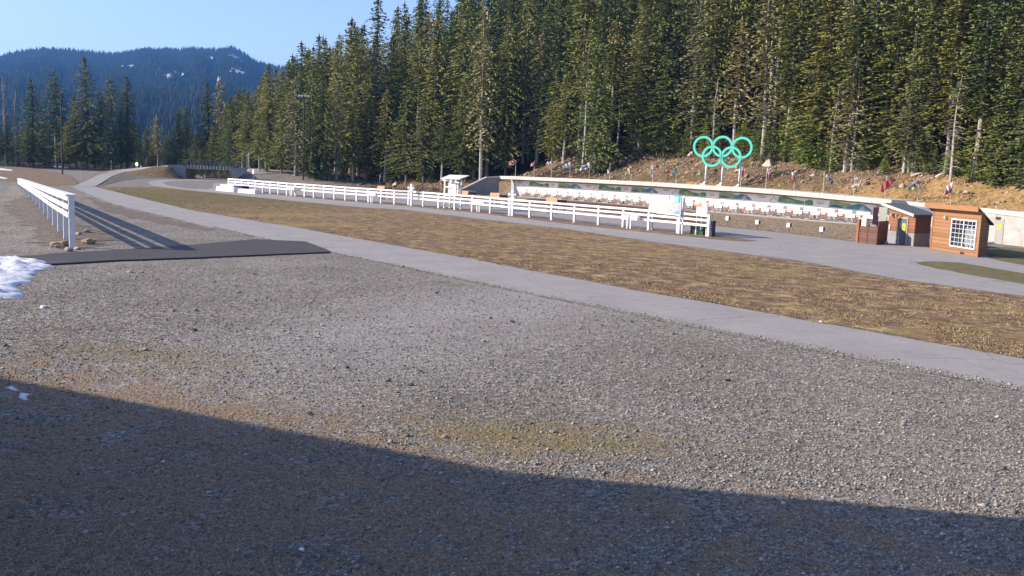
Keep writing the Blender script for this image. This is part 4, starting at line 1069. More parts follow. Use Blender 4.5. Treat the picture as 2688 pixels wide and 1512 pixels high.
    mb = MB(); mb.prism([a+Vector((0, 0, z1)), a.lerp(b2, .5)+Vector((0, 0, z1)), a.lerp(b2, .25)+Vector((0, 0, z1+.2))], n*.04); mb.build('gable', mat('orange_band', (.75, .25, .15)), t)
score_board()
def bin_at(px, py, top, w, d, m, lab, slot=True):
    p_ = G(px, py); h = zfor(p_.x, p_.y, top); t = thing('waste_bin', lab, 'bin', p_)
    mb = MB(); mb.prism([p_+FU*sx*w*k+FN*sy*d*k+Vector((0, 0, z)) for sx, sy, k, z in ((-1, -1, .92, 0), (1, -1, .92, 0), (1, 1, .92, 0), (-1, 1, .92, 0))], Vector((0, 0, h*.88))); mb.build('body', m, t)
    mb = MB(); mb.box(p_+Vector((0, 0, h*.93)), w*1.0, d*1.02, h*.05, FU, FN); mb.build('lid', m, t)
    if slot:
        mb = MB(); mb.box(p_+FU*w*.3+FN*(d*.92+.012)+Vector((0, 0, h*.60)), w*.42, .012, h*.14, FU, FN); mb.build('slot_panel', mat('mid_green_panel', (.04, .16, .10), .5, .1, 3), t)
    return t
bin_at(1835, 616, 592, .62, .38, DKGREEN, 'dark green waste bin box below the small sign near the fence end')
bin_at(1868, 621, 579, .16, .22, DKBLUE, 'narrow dark navy bin right behind the last fence post', False)
# tilting timber tables behind the fence
for k, (x0, y0, x1, y1, lab) in enumerate(((991, 488.5, 1028, 497, 'leftmost of the timber-topped tables behind the long fence'), (1207, 501.5, 1250, 512, 'timber-topped table just right of the roofed kiosk'),
        (1287, 507, 1333, 519, 'timber-topped table left of the right loudspeaker post'), (1434, 519.5, 1488, 535, 'nearest and rightmost timber-topped table behind the fence'))):
    xm = (x0+x1)/2; g = G(xm, y1+27); t = thing('timber_table', lab, 'table', g, 'timber-topped tables behind the fence')
    wA = (AT(x0+(x1-x0)*.56, y0, g.y)-AT(x0, y0, g.y)).length; z0 = zfor(g.x, g.y, y1-1); z1 = zfor(g.x, g.y, y0+1)
    A_ = Vector((AT(x0, y0, g.y).x, g.y, 0)); u = Vector((1, -.35, 0)).normalized(); n = Vector((-.35, -1, 0)).normalized()
    mb = MB(); mb.box(A_+u*wA/2+Vector((0, 0, (z0+z1)/2)), wA/2, .05, (z1-z0)/2, u, n); mb.build('front_board', TIMBER, t)
    v = Vector((.85, .5, 0)).normalized(); L = wA*.95
    mb = MB(); q = A_+u*wA+v*L/2; mb.box(q+Vector((0, 0, (z0+z1)/2-.05)), L/2, .05, (z1-z0)/2-.1, v); mb.build('side_board', TIMBER_D, t)  # shade of the right wing put into the darker timber colour
    mb = MB(); mb.prism([A_+Vector((0, 0, z1+.005)), A_+u*wA+Vector((0, 0, z1+.005)), A_+u*wA+v*L+Vector((0, 0, z1+.005)), A_+v*L+Vector((0, 0, z1+.005))], Vector((0, 0, .05))); mb.build('table_top', TIMBER, t)
    for q in (A_+u*.15+v*.15, A_+u*(wA-.15)+v*.15, A_+u*wA+v*(L-.2), A_+v*(L-.2)):
        mb = MB(); mb.box(q+Vector((0, 0, z0/2)), .05, .05, z0/2+.02); mb.build('leg', TIMBER_D, t)
# low white twin-box stands at the fence
for k, (x, y, yt, lab) in enumerate(((769, 515, 490, 'leftmost low white twin-box stand at the fence'), (980, 532, 505, 'low white twin-box stand left of the left loudspeaker post'), (1260, 557, 525, 'low white twin-box stand between kiosk and right loudspeaker post'), (1655, 600.5, 564, 'nearest low white twin-box stand, left of the large notice board'))):
    p_ = G(x, y); h = zfor(p_.x, p_.y, yt); t = thing('twin_box_stand', lab, 'stand', p_, 'low white twin-box stands along the fence'); p_ = p_+FN*.3
    for sx in (-.12, .22):
        mb = MB(); mb.box(p_+FU*sx+Vector((0, 0, h/2-.15)), .045, .04, h/2-.13, FU, FN); mb.build('leg', WHITE, t)
    for sx in (-.3, .62):
        mb = MB(); mb.box(p_+FU*sx+Vector((0, 0, h-.2)), .36, .16, .18, FU, FN); mb.build('box', WHITE, t)
# small instrument boxes on stakes in front of the range
for k, (x, y, yt, w, lab) in enumerate(((1909.5, 595, 567, 9.5, 'small white and dark box on a stake, leftmost of four by the range'), (1988, 604, 577, 9.5, 'small white and dark box on a stake, second from left by the range'),
        (2070, 611, 584.5, 10.5, 'small white and dark box on a stake, third from left by the range'), (2156.5, 624, 595, 11, 'small white and grey box on a stake nearest the brown plank screen'))):
    p_ = G(x, y); h1 = zfor(p_.x, p_.y, yt); hs = .38; t = thing('sensor_box', lab, 'box', p_, 'small boxes on stakes in front of the shooting range')
    mb = MB(); mb.box(p_+Vector((0, 0, (h1-hs)/2)), .03, .03, (h1-hs)/2); mb.build('stake', GREY, t)
    u = Vector((math.cos(R(40)), math.sin(R(40)), 0))
    mb = MB(); mb.box(p_+Vector((0, 0, h1-hs/2-.012)), .15, .15, hs/2-.012, u); mb.build('box', WHITE2, t)
    mb = MB(); mb.box(p_+Vector((0, 0, h1-hs/2-.012))+Vector((math.sin(R(40)), -math.cos(R(40)), 0))*.155, .14, .004, hs/2-.03, u); mb.build('dark_face', mat('slate_face', (.10, .11, .16), .6, .1, 3), t)
# stacks of white beams at the far end of the fence
def stack(nm, pts, m, lab, cat, w, h, z0=.0):
    a, b_ = G(*pts[0]), G(*pts[1]); t = thing(nm, lab, cat, a)
    for k in range(2):
        mb = MB(); mb.beam(a+Vector((0, 0, z0+h*(k+.5)/2))+Vector((.05*k, .1*k, 0)), b_+Vector((0, 0, z0+h*(k+.5)/2)), w, h/2-.03); mb.build('beam', m, t)
stack('beam_stack', ((573, 500.5), (619, 504.5)), WHITE2, 'pair of long white beams lying at far end of the long fence', 'beams', .7, .62)
stack('beam_stack', ((582, 497), (626, 500.5)), mat('off_white_beam', (.66, .60, .54), .6, .08, 3), 'cream beams stacked just behind the long white beams', 'beams', .7, .75)
stack('beam_stack', ((631, 505.8), (676, 509.5)), WHITE, 'white beams lying right of the dark blue crate', 'beams', .8, .55)
def crate():
    p_ = G(633, 502); t = thing('blue_crate', 'dark navy crate between two stacks of white beams', 'crate', p_)
    mb = MB(); mb.box(p_+Vector((0, 0, .36)), 1.2, .5, .34, FU, FN); mb.build('body', mat('deep_navy', (.01, .012, .12), .4, .1, 2), t)
    mb = MB(); mb.box(p_+Vector((0, 0, .73)), 1.25, .55, .03, FU, FN); mb.build('lid', BLACKP, t)
crate()
# ---------------------------------------------------------------- light poles and small posts
def light_pole(px, py, top, r, lab, arms):
    p_ = G(px, py); h = zfor(p_.x, p_.y, top); t = thing('light_pole', lab, 'light pole', p_)
    mb = MB(); mb.tube([p_+Vector((0, 0, -.2)), p_+Vector((0, 0, h))], [r, r*.6], 10); mb.build('pole', BLACKP, t)
    if arms:
        for z, w in ((h-.1, 1.0), (h-.9, .5)):
            mb = MB(); mb.beam(p_+Vector((-w, 0, z)), p_+Vector((w, 0, z)), .09, .09); mb.build('crossarm', BLACKP, t)
        for x in (-.95, -.35, .35, .95):
            mb = MB(); mb.box(p_+Vector((x, -.25, h+.1)), .22, .16, .18, Vector((1, 0, 0)), Vector((0, 1, -.5)).normalized(), Vector((0, .5, 1)).normalized()); mb.build('floodlight', STEEL, t)
    else:
        mb = MB(); mb.box(p_+Vector((.3, 0, h)), .45, .10, .05); mb.build('lamp_head', GREY, t)
        mb = MB(); mb.box(p_+Vector((.3, -.1, h-.6)), .22, .12, .16); mb.build('floodlight', GREY, t)
light_pole(796, 481, 254, .17, 'tall black light pole with floodlight crossarm rising before the hillside forest', True)
light_pole(164.3, 458.5, 233, .15, 'tall thin dark light pole at far left above the short fence', False)
def post_sign(nm, px, py, top, r, lab, cat, head, Y=None, m=STEEL):
    p_ = G(px, py) if Y is None else Vector((AT(px, py, Y).x, Y, max(0, AT(px, py, Y).z)))
    h = zfor(p_.x, p_.y, top)-p_.z; t = thing(nm, lab, cat, p_)
    mb = MB(); mb.tube([p_+Vector((0, 0, -.3)), p_+Vector((0, 0, h))], r, 8); mb.build('post', m, t)
    n = Vector((-.5, -1, 0)).normalized()
    if head == 'round':
        for (dx, dz, rr) in ((0, 0, .42), (.8, -.4, .22)):
            mb = MB(); q = p_+Vector((dx, -.1, h+dz)); mb.tube([q, q+n*.05], rr, 18); mb.build('disc', WHITE, t)
    elif head == 'plate':
        mb = MB(); mb.box(p_+Vector((0, 0, h-.42))+n*.06, .24, .02, .42, Vector((1, -.5, 0)).normalized(), n); mb.build('plate', WHITE, t)
    elif head == 'fin':
        mb = MB(); mb.box(p_+Vector((.08, 0, h+.25)), .16, .1, .5, Vector((1, 0, .2)).normalized()); mb.build('cap', mat('bleached_wood', (.46, .40, .34)), t)
post_sign('round_sign', 360, 443, 431, .05, 'round white sign on a short post beside the path to the bridge', 'sign', 'round', 183)
post_sign('small_sign', 665, 468, 445, .05, 'small white upright sign in front of the right bridge abutment', 'sign', 'plate', 190)
post_sign('steel_post', 653.5, 441, 399, .10, 'thick pale grey post rising right of the bridge', 'post', None, 198)
post_sign('steel_post', 649, 441, 404, .06, 'thin pale grey post left of the thicker post by the bridge', 'post', None, 198)
post_sign('stake', 1835.5, 474, 447, .035, 'leaning thin stake on the bank left of the ring sign', 'stake', None, wall_pt(locate(1835), -4).y)
# ---------------------------------------------------------------- A-shaped props by the range
for k, (x, y, lab) in enumerate(((1795, 548.5, 'white A-shaped prop leaning left in front of the targets'), (1823, 551.5, 'white A-shaped prop behind the small two-panel sign'))):
    p_ = G(x, y); p_ = wall_pt(locate(x), 2.3); t = thing('a_frame', lab, 'stand', p_, 'white A-shaped props in front of the targets')
    mb = MB(); mb.prism([p_-WU*.45, p_-WU*.2, p_-WU*.12+Vector((0, 0, 1.25)), p_-WU*.35+Vector((0, 0, 1.25))], WN*.3); mb.build('front_leg', mat('cream_white', (.72, .68, .60), .6, .05, 3), t)
    mb = MB(); mb.prism([p_+WU*.35, p_+WU*.6, p_-WU*.1+Vector((0, 0, 1.22)), p_-WU*.3+Vector((0, 0, 1.22))], -WN*.05); mb.build('rear_leg', mat('cream_white', (.72, .68, .60)), t)

# ---------------------------------------------------------------- snow, stones, litter
def heap(name, px, hmax, m, lab, cat, kind=None, n=46, fz=2.0, par=None):
    pts = [G(*q) for q in px]; cx = sum(p_.x for p_ in pts)/len(pts); cy = sum(p_.y for p_ in pts)/len(pts)
    x0 = min(p_.x for p_ in pts); x1 = max(p_.x for p_ in pts); y0 = min(p_.y for p_ in pts); y1 = max(p_.y for p_ in pts)
    def dist(x, y):
        inside = False; dm = 1e9; p_ = Vector((x, y, 0)); N = len(pts)
        for i in range(N):
            a, b_ = pts[i], pts[(i+1) % N]
            if (a.y > y) != (b_.y > y) and x < (b_.x-a.x)*(y-a.y)/(b_.y-a.y)+a.x: inside = not inside
            ab = b_-a; t = max(0, min(1, (p_-a).dot(ab)/max(1e-9, ab.length_squared))); dm = min(dm, (p_-(a+ab*t)).length)
        return dm if inside else -dm
    mb = MB(); vs = []; ok = []
    for j in range(n+1):
        for i in range(n+1):
            x = lerp(x0-.3, x1+.3, i/n); y = lerp(y0-.3, y1+.3, j/n)
            d = dist(x, y)+.22*noise.noise(Vector((x*1.7, y*1.7, 0)))+.08*noise.noise(Vector((x*6, y*6, 0)))
            bumpy = .55+.55*noise.noise(Vector((x*fz, y*fz, 2)))+.35*noise.noise(Vector((x*fz*2.6, y*fz*2.6, 4)))
            z = hmax*min(1, max(0, d)/.9)**.6*max(.12, bumpy) if d > 0 else -.06
            vs.append((x, y, z)); ok.append(d > -.25)
    mb.add(vs, [(j*(n+1)+i, j*(n+1)+i+1, (j+1)*(n+1)+i+1, (j+1)*(n+1)+i) for j in range(n) for i in range(n) if ok[j*(n+1)+i] and ok[(j+1)*(n+1)+i+1]])
    o = mb.build(name, m, smooth=True); tag(o, lab, cat, None, kind); return o
heap('snow_heap', [(-120, 676), (0, 677), (45, 680), (82, 682), (119, 688), (146, 699), (114, 707), (84, 720), (70, 742), (38, 752), (50, 762), (67, 778), (45, 783), (0, 784), (-120, 800)], .30, SNOW, 'lumpy heap of melting white snow at the left edge beside the new asphalt', 'snow', n=70)
heap('snow_patch', [(17, 1016), (30, 1012), (58, 1025), (80, 1036), (76, 1050), (58, 1048), (38, 1034)], .05, SNOW, 'small thin snow patch in the shadow at lower left', 'snow', n=30, fz=5)
heap('snow_patch', [(-30, 441), (0, 441.5), (35, 446), (34, 449), (0, 446.5), (-30, 446)], .15, SNOW, 'thin snow strip on the grassy bank at the far left edge, upper one', 'snow', n=40)
heap('snow_patch', [(-30, 462), (0, 463), (22, 468), (18, 471), (0, 468), (-30, 468)], .15, SNOW, 'thin snow strip on the grassy bank at the far left edge, lower one', 'snow', n=40)
heap('snow_patch', [(138, 436.6), (160, 437.4), (181, 441), (176, 442.5), (150, 440)], .2, SNOW, 'thin snow strip under the dark trees right of the left light pole', 'snow', n=40)
def rock(p_, r, seed, name='rock', m=ROCK, flat=.65):
    mb = MB(); n1, n2 = 9, 6; vs = []
    for i in range(n2+1):
        ph = -math.pi/2+math.pi*i/n2
        for j in range(n1):
            th = 2*math.pi*j/n1
            q = Vector((math.cos(th)*math.cos(ph), math.sin(th)*math.cos(ph), math.sin(ph)))
            k = 1+.45*noise.noise(q*1.3+Vector((seed*3.1, seed, 0)))
            vs.append(p_+Vector((q.x*r*k*1.15, q.y*r*k, q.z*r*k*flat+r*flat*.55)))
    mb.add(vs, [(i*n1+j, i*n1+(j+1) % n1, (i+1)*n1+(j+1) % n1, (i+1)*n1+j) for i in range(n2) for j in range(n1)])
    return mb.build(name, m)
TANR = mat('tan_rock', (.30, .23, .15), .85, .3, 3, bmp=.02)
for k, (x, y, r, m, lab) in enumerate(((150, 650, .26, TANR, 'tan boulder left of the near fence post'), (167, 646, .24, TANR, 'tan boulder touching the near fence post'), (232, 641, .30, TANR, 'tan rounded boulder right of the near fence post'),
        (180, 660, .17, ROCK, 'white flat stone at the foot of the near fence post'), (203, 655, .14, ROCK, 'small pale stone right of the white flat stone'), (228, 610, .16, ROCK, 'pale stone behind the tan rounded boulder'), (207, 616, .15, ROCK, 'pale stone between fence and its shadow'),
        (236, 635, .12, ROCK, 'small stone above the tan rounded boulder'), (176, 625, .15, TANR, 'tan stone between the fence posts'))):
    o = rock(G(x, y), r, k, 'rock', m); tag(o, lab, 'rock', 'stones round the near end of the short fence')
DKR = mat('dark_rock', (.07, .07, .075), .85, .3, 3)
loose = [(1079, 1012, .05, DKR, 'dark stone in the gravel near the middle of the photo'), (1105, 977, .045, DKR, 'dark stone just above another dark stone in the gravel'), (1910, 1000, .05, BLACKP, 'black stone with long shadow in the gravel at right'),
         (1345, 846, .06, DKR, 'dark stone in the gravel below the path'), (812, 1087, .05, DKR, 'dark stone just above the big shadow edge'), (1167, 1149, .05, ROCK, 'pale stone left of the mossy patch'), (1449, 1135, .05, ROCK, 'white stone standing on the mossy patch'),
         (1415, 1189, .03, ROCK, 'tiny white stone below the mossy patch'), (1604, 1190, .03, ROCK, 'tiny white stone right of the mossy patch'), (377, 920, .07, ROCK, 'pale stone in the gravel at left'), (510, 868, .07, DKR, 'grey stone in the gravel at left'),
         (115, 808, .09, SNOW, 'white lump in the gravel below the snow heap'), (340, 716, .09, ROCK, 'pale flat stone below the new asphalt, left one'), (372, 716, .07, ROCK, 'pale flat stone below the new asphalt, right one'), (428, 1213, .02, SNOW, 'tiny white pebble in the shadow at left'),
         (790, 1445, .03, SNOW, 'tiny white pebble in the shadow near the bottom'), (1146, 770, .06, DKR, 'dark stone near the lower path edge'), (626, 768, .07, ROCK, 'pale stone in the gravel under the apron corner'), (2155, 846, .10, WHITE2, 'white chip at the upper edge of the path at right')]
for k, (x, y, r, m, lab) in enumerate(loose):
    o = rock(G(x, y), r*(.5 if x == 2155 else 1), k+30, 'stone', m, .6); tag(o, lab, 'stone')
def twig():
    a = G(1921, 1000); b_ = G(1935, 1003); mb = MB(); mb.tube([a+Vector((0, 0, .03)), a.lerp(b_, .5)+Vector((0, .01, .035)), b_+Vector((0, 0, .02))], [.012, .01, .006], 6); o = mb.build('twig', BLACKP); tag(o, 'thin black twig beside the black stone at right', 'twig')
twig()

# ---------------------------------------------------------------- loose gravel and grass blades (uncountable)
def scatter_mesh(name, verts, faces, m, kind='stuff', mi=None, smooth=False):
    me = bpy.data.meshes.new(name)
    nv, nf, k = len(verts), len(faces), faces.shape[1]
    me.vertices.add(nv); me.vertices.foreach_set('co', verts.astype(np.float32).reshape(-1))
    me.loops.add(nf*k); me.loops.foreach_set('vertex_index', faces.astype(np.int32).reshape(-1))
    me.polygons.add(nf); me.polygons.foreach_set('loop_start', np.arange(0, nf*k, k, dtype=np.int32))
    try: me.polygons.foreach_set('loop_total', np.full(nf, k, dtype=np.int32))
    except Exception: pass
    ms = m if isinstance(m, (list, tuple)) else [m]
    for q in ms: me.materials.append(q)
    if mi is not None: me.polygons.foreach_set('material_index', mi.astype(np.int32))
    me.update(calc_edges=True); me.validate()
    o = bpy.data.objects.new(name, me); COL.objects.link(o)
    if kind: o['kind'] = kind
    return o
rng = np.random.default_rng(5)
def gpix_(px, py):
    dx = (px-1344)/CF; dy = -(py-756)/CF
    D = np.array(fwd)[None]+np.array(rt)[None]*dx[:, None]+np.array(up)[None]*dy[:, None]
    P = D*(-CH/D[:, 2])[:, None]; P[:, 2] = 0; return P
def litter(x, y):
    z = max(1.15-math.hypot((x+5)/7.5, (y-10)/5.5), 1.1-math.hypot((x+3.8+.55*(y-15))/8, (y-15.2)/2.6), .85-math.hypot((x-2.0)/6, (y-10.6)/2.4), .75-math.hypot((x+1)/9, (y-9.5)/2.5))
    return z*1.0+noise.noise(Vector((x*.9, y*.9, 7)))*1.0+noise.noise(Vector((x*3.5, y*3.5, 3)))*.8-.02
def stone_field(n):
    oc_v = np.array([(1, 0, 0), (-1, 0, 0), (0, 1, 0), (0, -1, 0), (0, 0, 1), (0, 0, -1)], float)
    oc_f = np.array([(0, 2, 4), (2, 1, 4), (1, 3, 4), (3, 0, 4), (2, 0, 5), (1, 2, 5), (3, 1, 5), (0, 3, 5)])
    px = rng.uniform(-60, 2750, n*3); py = rng.uniform(700, 1530, n*3)
    keep = []
    path_low = lambda x: np.interp(x, [-60, 130, 522, 866, 1100, 1417, 1735, 1900, 2211, 2688, 2900], [705, 700, 684, 672, 722, 788, 851, 884, 943, 1040, 1110])
    sel = py > path_low(px); px, py = px[sel][:n], py[sel][:n]
    dx = (px-1344)/CF; dy = -(py-756)/CF
    D = np.array(fwd)[None]+np.array(rt)[None]*dx[:, None]+np.array(up)[None]*dy[:, None]
    t = -CH/D[:, 2]; P = D*t[:, None]; P[:, 2] = 0
    ex = rng.uniform(560, 2750, 9000); e1 = np.interp(ex, [560, 700, 866, 980, 1100, 1260, 1417, 1580, 1735, 1900, 2211, 2450, 2688, 2760], [598, 630, 665, 688, 713, 747, 780, 812, 843, 876.5, 935.4, 982, 1028.6, 1044]); e1 = e1-np.abs(rng.normal(0, 1, 9000))*np.interp(ex, [560, 2700], [1.2, 7])
    P2 = gpix_(ex, e1); P2[:, 2] = .012; NP = len(P)
    keep = np.array([litter(q[0], q[1]) < .46 or rng.random() < .25 for q in P]); P = np.concatenate([P[keep], P2])
    m = len(P); r = rng.lognormal(-4.62, .42, m).clip(.005, .03)*(1+P[:, 1]/40)
    r[rng.random(m) < .015] *= 1.9
    jit = rng.uniform(.6, 1.25, (m, 6, 1)); v = oc_v[None]*jit*np.array([1, .85, .6])
    a = rng.uniform(0, 6.28, m); c, s = np.cos(a), np.sin(a)
    x = v[..., 0]*c[:, None]-v[..., 1]*s[:, None]; y = v[..., 0]*s[:, None]+v[..., 1]*c[:, None]
    z = v[..., 2]+.15*x
    vv = np.stack([x, y, z], -1)*r[:, None, None]+P[:, None, :]+np.array([0, 0, 1])*r[:, None, None]*.25
    ff = oc_f[None]+(np.arange(m)*6)[:, None, None]
    sm_, nt, b = newmat('loose_stone')
    g = nt.nodes.new('ShaderNodeNewGeometry')
    nt.links.new(ramp(nt, g.outputs['Random Per Island'], [(0, (.085, .083, .075)), (.35, (.195, .185, .162)), (.8, (.30, .278, .235)), (1, (.46, .43, .37))]), b.inputs['Base Color'])
    b.inputs['Roughness'].default_value = .9
    o = scatter_mesh('loose_gravel', vv.reshape(-1, 3), ff.reshape(-1, 3), sm_)
    tag(o, 'loose grey crushed stones covering the foreground', 'gravel')
stone_field(130000)
def blades(name, pts, hmin, hmax, wid, stops, label, lean=.6, z=None):
    m = len(pts); h = rng.uniform(hmin, hmax, m); a = rng.uniform(0, 6.28, m); w = wid*rng.uniform(.6, 1.4, m)
    dirx = np.stack([np.cos(a), np.sin(a), np.zeros(m)], -1); b_ = rng.uniform(0, 6.28, m); ln = rng.uniform(.2, 1, m)*lean*h
    tip = pts+np.stack([np.cos(b_)*ln, np.sin(b_)*ln, h], -1)
    v = np.stack([pts-dirx*w[:, None], pts+dirx*w[:, None], tip], 1)
    f = np.arange(m*3).reshape(m, 3)
    gm_, nt, bb = newmat(name+'_mat'); g = nt.nodes.new('ShaderNodeNewGeometry')
    nt.links.new(ramp(nt, g.outputs['Random Per Island'], stops), bb.inputs['Base Color']); bb.inputs['Roughness'].default_value = .9
    o = scatter_mesh(name, v.reshape(-1, 3), f, gm_); tag(o, label, 'grass'); return o
def gpix(px, py):
    dx = (px-1344)/CF; dy = -(py-756)/CF
    D = np.array(fwd)[None]+np.array(rt)[None]*dx[:, None]+np.array(up)[None]*dy[:, None]
    t = -CH/D[:, 2]; P = D*t[:, None]; P[:, 2] = 0; return P
# dry litter in the foreground, clustered
n = 230000; px = rng.uniform(-60, 2750, n); py = rng.uniform(880, 1530, n); P = gpix(px, py)
ms = np.array([litter(q[0], q[1]) > .40 for q in P])
blades('dry_grass_litter', P[ms], .006, .022, .005, [(0, (.11, .078, .05)), (.5, (.33, .235, .15)), (1, (.60, .45, .29))], 'flattened dry grass litter over the gravel in the foreground', 2.6)
# grass tufts over the brown field
n = 110000
uf = [(300, 491), (420, 492), (560, 506.4), (754, 527), (948, 545.2), (1234, 573), (1477, 601), (1694, 633.5), (1900, 661.5), (2099, 687), (2366, 736), (2688, 780), (2760, 800)]
lf = [(300, 502), (400, 526), (560, 560), (668, 578.5), (783, 597), (900, 618), (1100, 654), (1386, 707.5), (1671, 761), (1900, 799), (2211, 855), (2450, 898), (2688, 940), (2760, 958)]
px = rng.uniform(300, 2760, n); ty = np.interp(px, [a[0] for a in uf], [a[1] for a in uf]); by = np.interp(px, [a[0] for a in lf], [a[1] for a in lf])
py = ty+(by-ty)*rng.random(n)**.8+1; P = gpix(px, py); P[:, 2] = .014
ms = np.array([noise.noise(Vector((q[0]*.5, q[1]*.25, 3)))*1.2+.8*noise.noise(Vector((q[0]*2.2, q[1]*1.1, 8))) > .05 for q in P])
blades('field_grass', P[ms], .015, .055, .014, [(0, (.08, .05, .03)), (.4, (.18, .125, .07)), (.75, (.34, .25, .14)), (1, (.50, .40, .23))], 'short dry brown grass of the wide field between the two paths', 1.5)
BP = []
for i in range(42000):
    s_q = random.uniform(-8, WLEN+24); d_q = 1.8+12*random.random()
    p_ = wall_pt(s_q, -d_q)
    if noise.noise(Vector((p_.x*.35, p_.y*.35, 2)))+.6*noise.noise(Vector((p_.x*1.3, p_.y*1.3, 5))) < -.05: continue
    BP.append((p_.x, p_.y, hgt(p_.x, p_.y)-.02))
blades('bank_grass', np.array(BP), .08, .32, .045, [(0, (.07, .055, .03)), (.4, (.17, .13, .07)), (.75, (.30, .22, .12)), (1, (.42, .32, .18))], 'dry tan grass and low scrub on the bank above the range wall', 1.4)
a_ = [(1867, 593), (1905, 597), (2050, 612), (2246, 635)]; px = rng.uniform(1500, 2290, 22000); py = np.interp(px, [1500, 1694, 1867, 2050, 2246, 2298], [552, 575, 592, 611, 634, 640])-rng.uniform(0, 1, 22000)*np.interp(px, [1500, 1867, 2298], [16, 30, 44])
P = gpix(px, py); P[:, 2] = .018; ms = np.array([noise.noise(Vector((q[0]*.6, q[1]*.6, 3)))+.6*noise.noise(Vector((q[0]*2, q[1]*2, 8))) > -.1 for q in P])
blades('range_grass', P[ms], .03, .10, .02, [(0, (.09, .07, .045)), (.5, (.24, .18, .11)), (1, (.42, .33, .21))], 'short tan grass on the range floor in front of the targets', 1.5)
# ---------------------------------------------------------------- rocks, stumps and logs on the bank
n = 3800; vs = []; R_ = []
for i in range(n):
    s = random.uniform(-12, WLEN+22); d = 3+9.5*random.random()**.55
    if noise.noise(Vector((s*.12, d*.2, 4)))+.25*(d/12) < .02 and random.random() < .75: continue
    p_ = wall_pt(s, -d); R_.append((p_.x, p_.y, hgt(p_.x, p_.y), random.lognormvariate(-2.05, .45)))
for i in range(900):
    k = random.random(); a = Vector((-9, 170, 0)).lerp(Vector((-80, 246, 0)), k); x = a.x+random.uniform(-4, 7); y = a.y+random.uniform(-8, 4)
    R_.append((x, y, hgt(x, y), random.lognormvariate(-2.1, .45)))
R_ = np.array(R_); m = len(R_); oc_v = np.array([(1, 0, 0), (-1, 0, 0), (0, 1, 0), (0, -1, 0), (0, 0, 1), (0, 0, -1)], float)
oc_f = np.array([(0, 2, 4), (2, 1, 4), (1, 3, 4), (3, 0, 4), (2, 0, 5), (1, 2, 5), (3, 1, 5), (0, 3, 5)])
v = oc_v[None]*rng.uniform(.6, 1.3, (m, 6, 1))*np.stack([rng.uniform(.9, 1.8, m), rng.uniform(.7, 1, m), rng.uniform(.5, .8, m)], -1)[:, None, :]
a = rng.uniform(0, 6.28, m); c, s_ = np.cos(a), np.sin(a)
x = v[..., 0]*c[:, None]-v[..., 1]*s_[:, None]; y = v[..., 0]*s_[:, None]+v[..., 1]*c[:, None]
vv = np.stack([x, y, v[..., 2]+.2*x], -1)*R_[:, 3][:, None, None]*1.25+R_[:, None, :3]
rm, nt, b = newmat('bank_rubble'); g = nt.nodes.new('ShaderNodeNewGeometry')
nt.links.new(ramp(nt, g.outputs['Random Per Island'], [(0, (.07, .052, .038)), (.5, (.26, .19, .13)), (.85, (.34, .28, .22)), (1, (.50, .44, .37))]), b.inputs['Base Color']); b.inputs['Roughness'].default_value = .9
o = scatter_mesh('bank_rubble', vv.reshape(-1, 3), (oc_f[None]+(np.arange(m)*6)[:, None, None]).reshape(-1, 3), rm); tag(o, 'stones and clods strewn over the cut bank above the range wall', 'rubble')
def bank_at(px, d):
    s = locate(px); p_ = wall_pt(s, -d)
    for _ in range(6):
        q = proj((p_.x, p_.y, hgt(p_.x, p_.y))); s += (px-q[0])/ (CF*.7/p_.y); p_ = wall_pt(s, -d)
    p_.z = hgt(p_.x, p_.y); return p_
def on_terrain(px, py):
    d = ray(px, py); t = 60.0
    while t < 420:
        p_ = Vector((d.x*t, d.y*t, CH+d.z*t))
        if p_.z < hgt(p_.x, p_.y): return Vector((p_.x, p_.y, hgt(p_.x, p_.y)))
        t += .35
    return Vector((d.x*150, d.y*150, 0))
def side_path():
    mb = MB(); vs = []; n, m_ = 16, 5
    for i in range(n+1):
        f = i/n; px = lerp(648, 756, f); y0 = lerp(441.5, 449, f); y1 = lerp(460, 453.5, f)
        for j in range(m_+1):
            q = on_terrain(px-(6*(1-j/m_)), lerp(y0, y1, j/m_)); vs.append((q.x, q.y, q.z+.10))
    mb.add(vs, [(i*(m_+1)+j, (i+1)*(m_+1)+j, (i+1)*(m_+1)+j+1, i*(m_+1)+j+1) for i in range(n) for j in range(m_)])
    o = mb.build('side_path', ASPH); o['kind'] = 'structure'
side_path()
def log(px0, py0, px1, py1, r, lab, lift=.15, m=DEADWOOD, nm='log'):
    a = on_terrain(px0, py0); b_ = on_terrain(px1, py1)
    if (a-b_).length > 14: b_ = a+(b_-a).normalized()*7
    t = MB(); c = a.lerp(b_, .5)+Vector((0, 0, .12)); t.tube([a+Vector((0, 0, lift)), c+Vector((0, 0, lift)), b_+Vector((0, 0, lift))], [r, r*.95, r*.7], 9)
    o = t.build(nm, m, smooth=True); tag(o, lab, 'log'); return o
log(2089, 411, 2110, 415, .28, 'bleached white log end at the top of the bank right of the ring sign', .3, WHITE2)
log(1618, 405, 1650, 398, .14, 'grey fallen log lying at the forest edge above the bare pole', .2)
log(1345, 375, 1420, 362, .13, 'long grey fallen trunk in the dark forest above the leftmost flag', .3)
log(1350, 402, 1395, 410, .12, 'pale yellowish broken branch on the slope above the leftmost flag', .3)
log(1480, 382, 1535, 380, .13, 'pale fallen log among trunks above the white flags', .2)
log(1618, 364, 1655, 368, .12, 'short pale fallen log in the dark behind the young trees', .2)
log(2390, 468, 2425, 462, .12, 'pale broken log lying on the bank above the grey hut roof', .2)
log(2455, 470, 2485, 460, .14, 'pale broken log near the bare leaning trunk at right', .2)
log(920, 470, 940, 467, .12, 'grey log on the soil behind the long fence', .2)
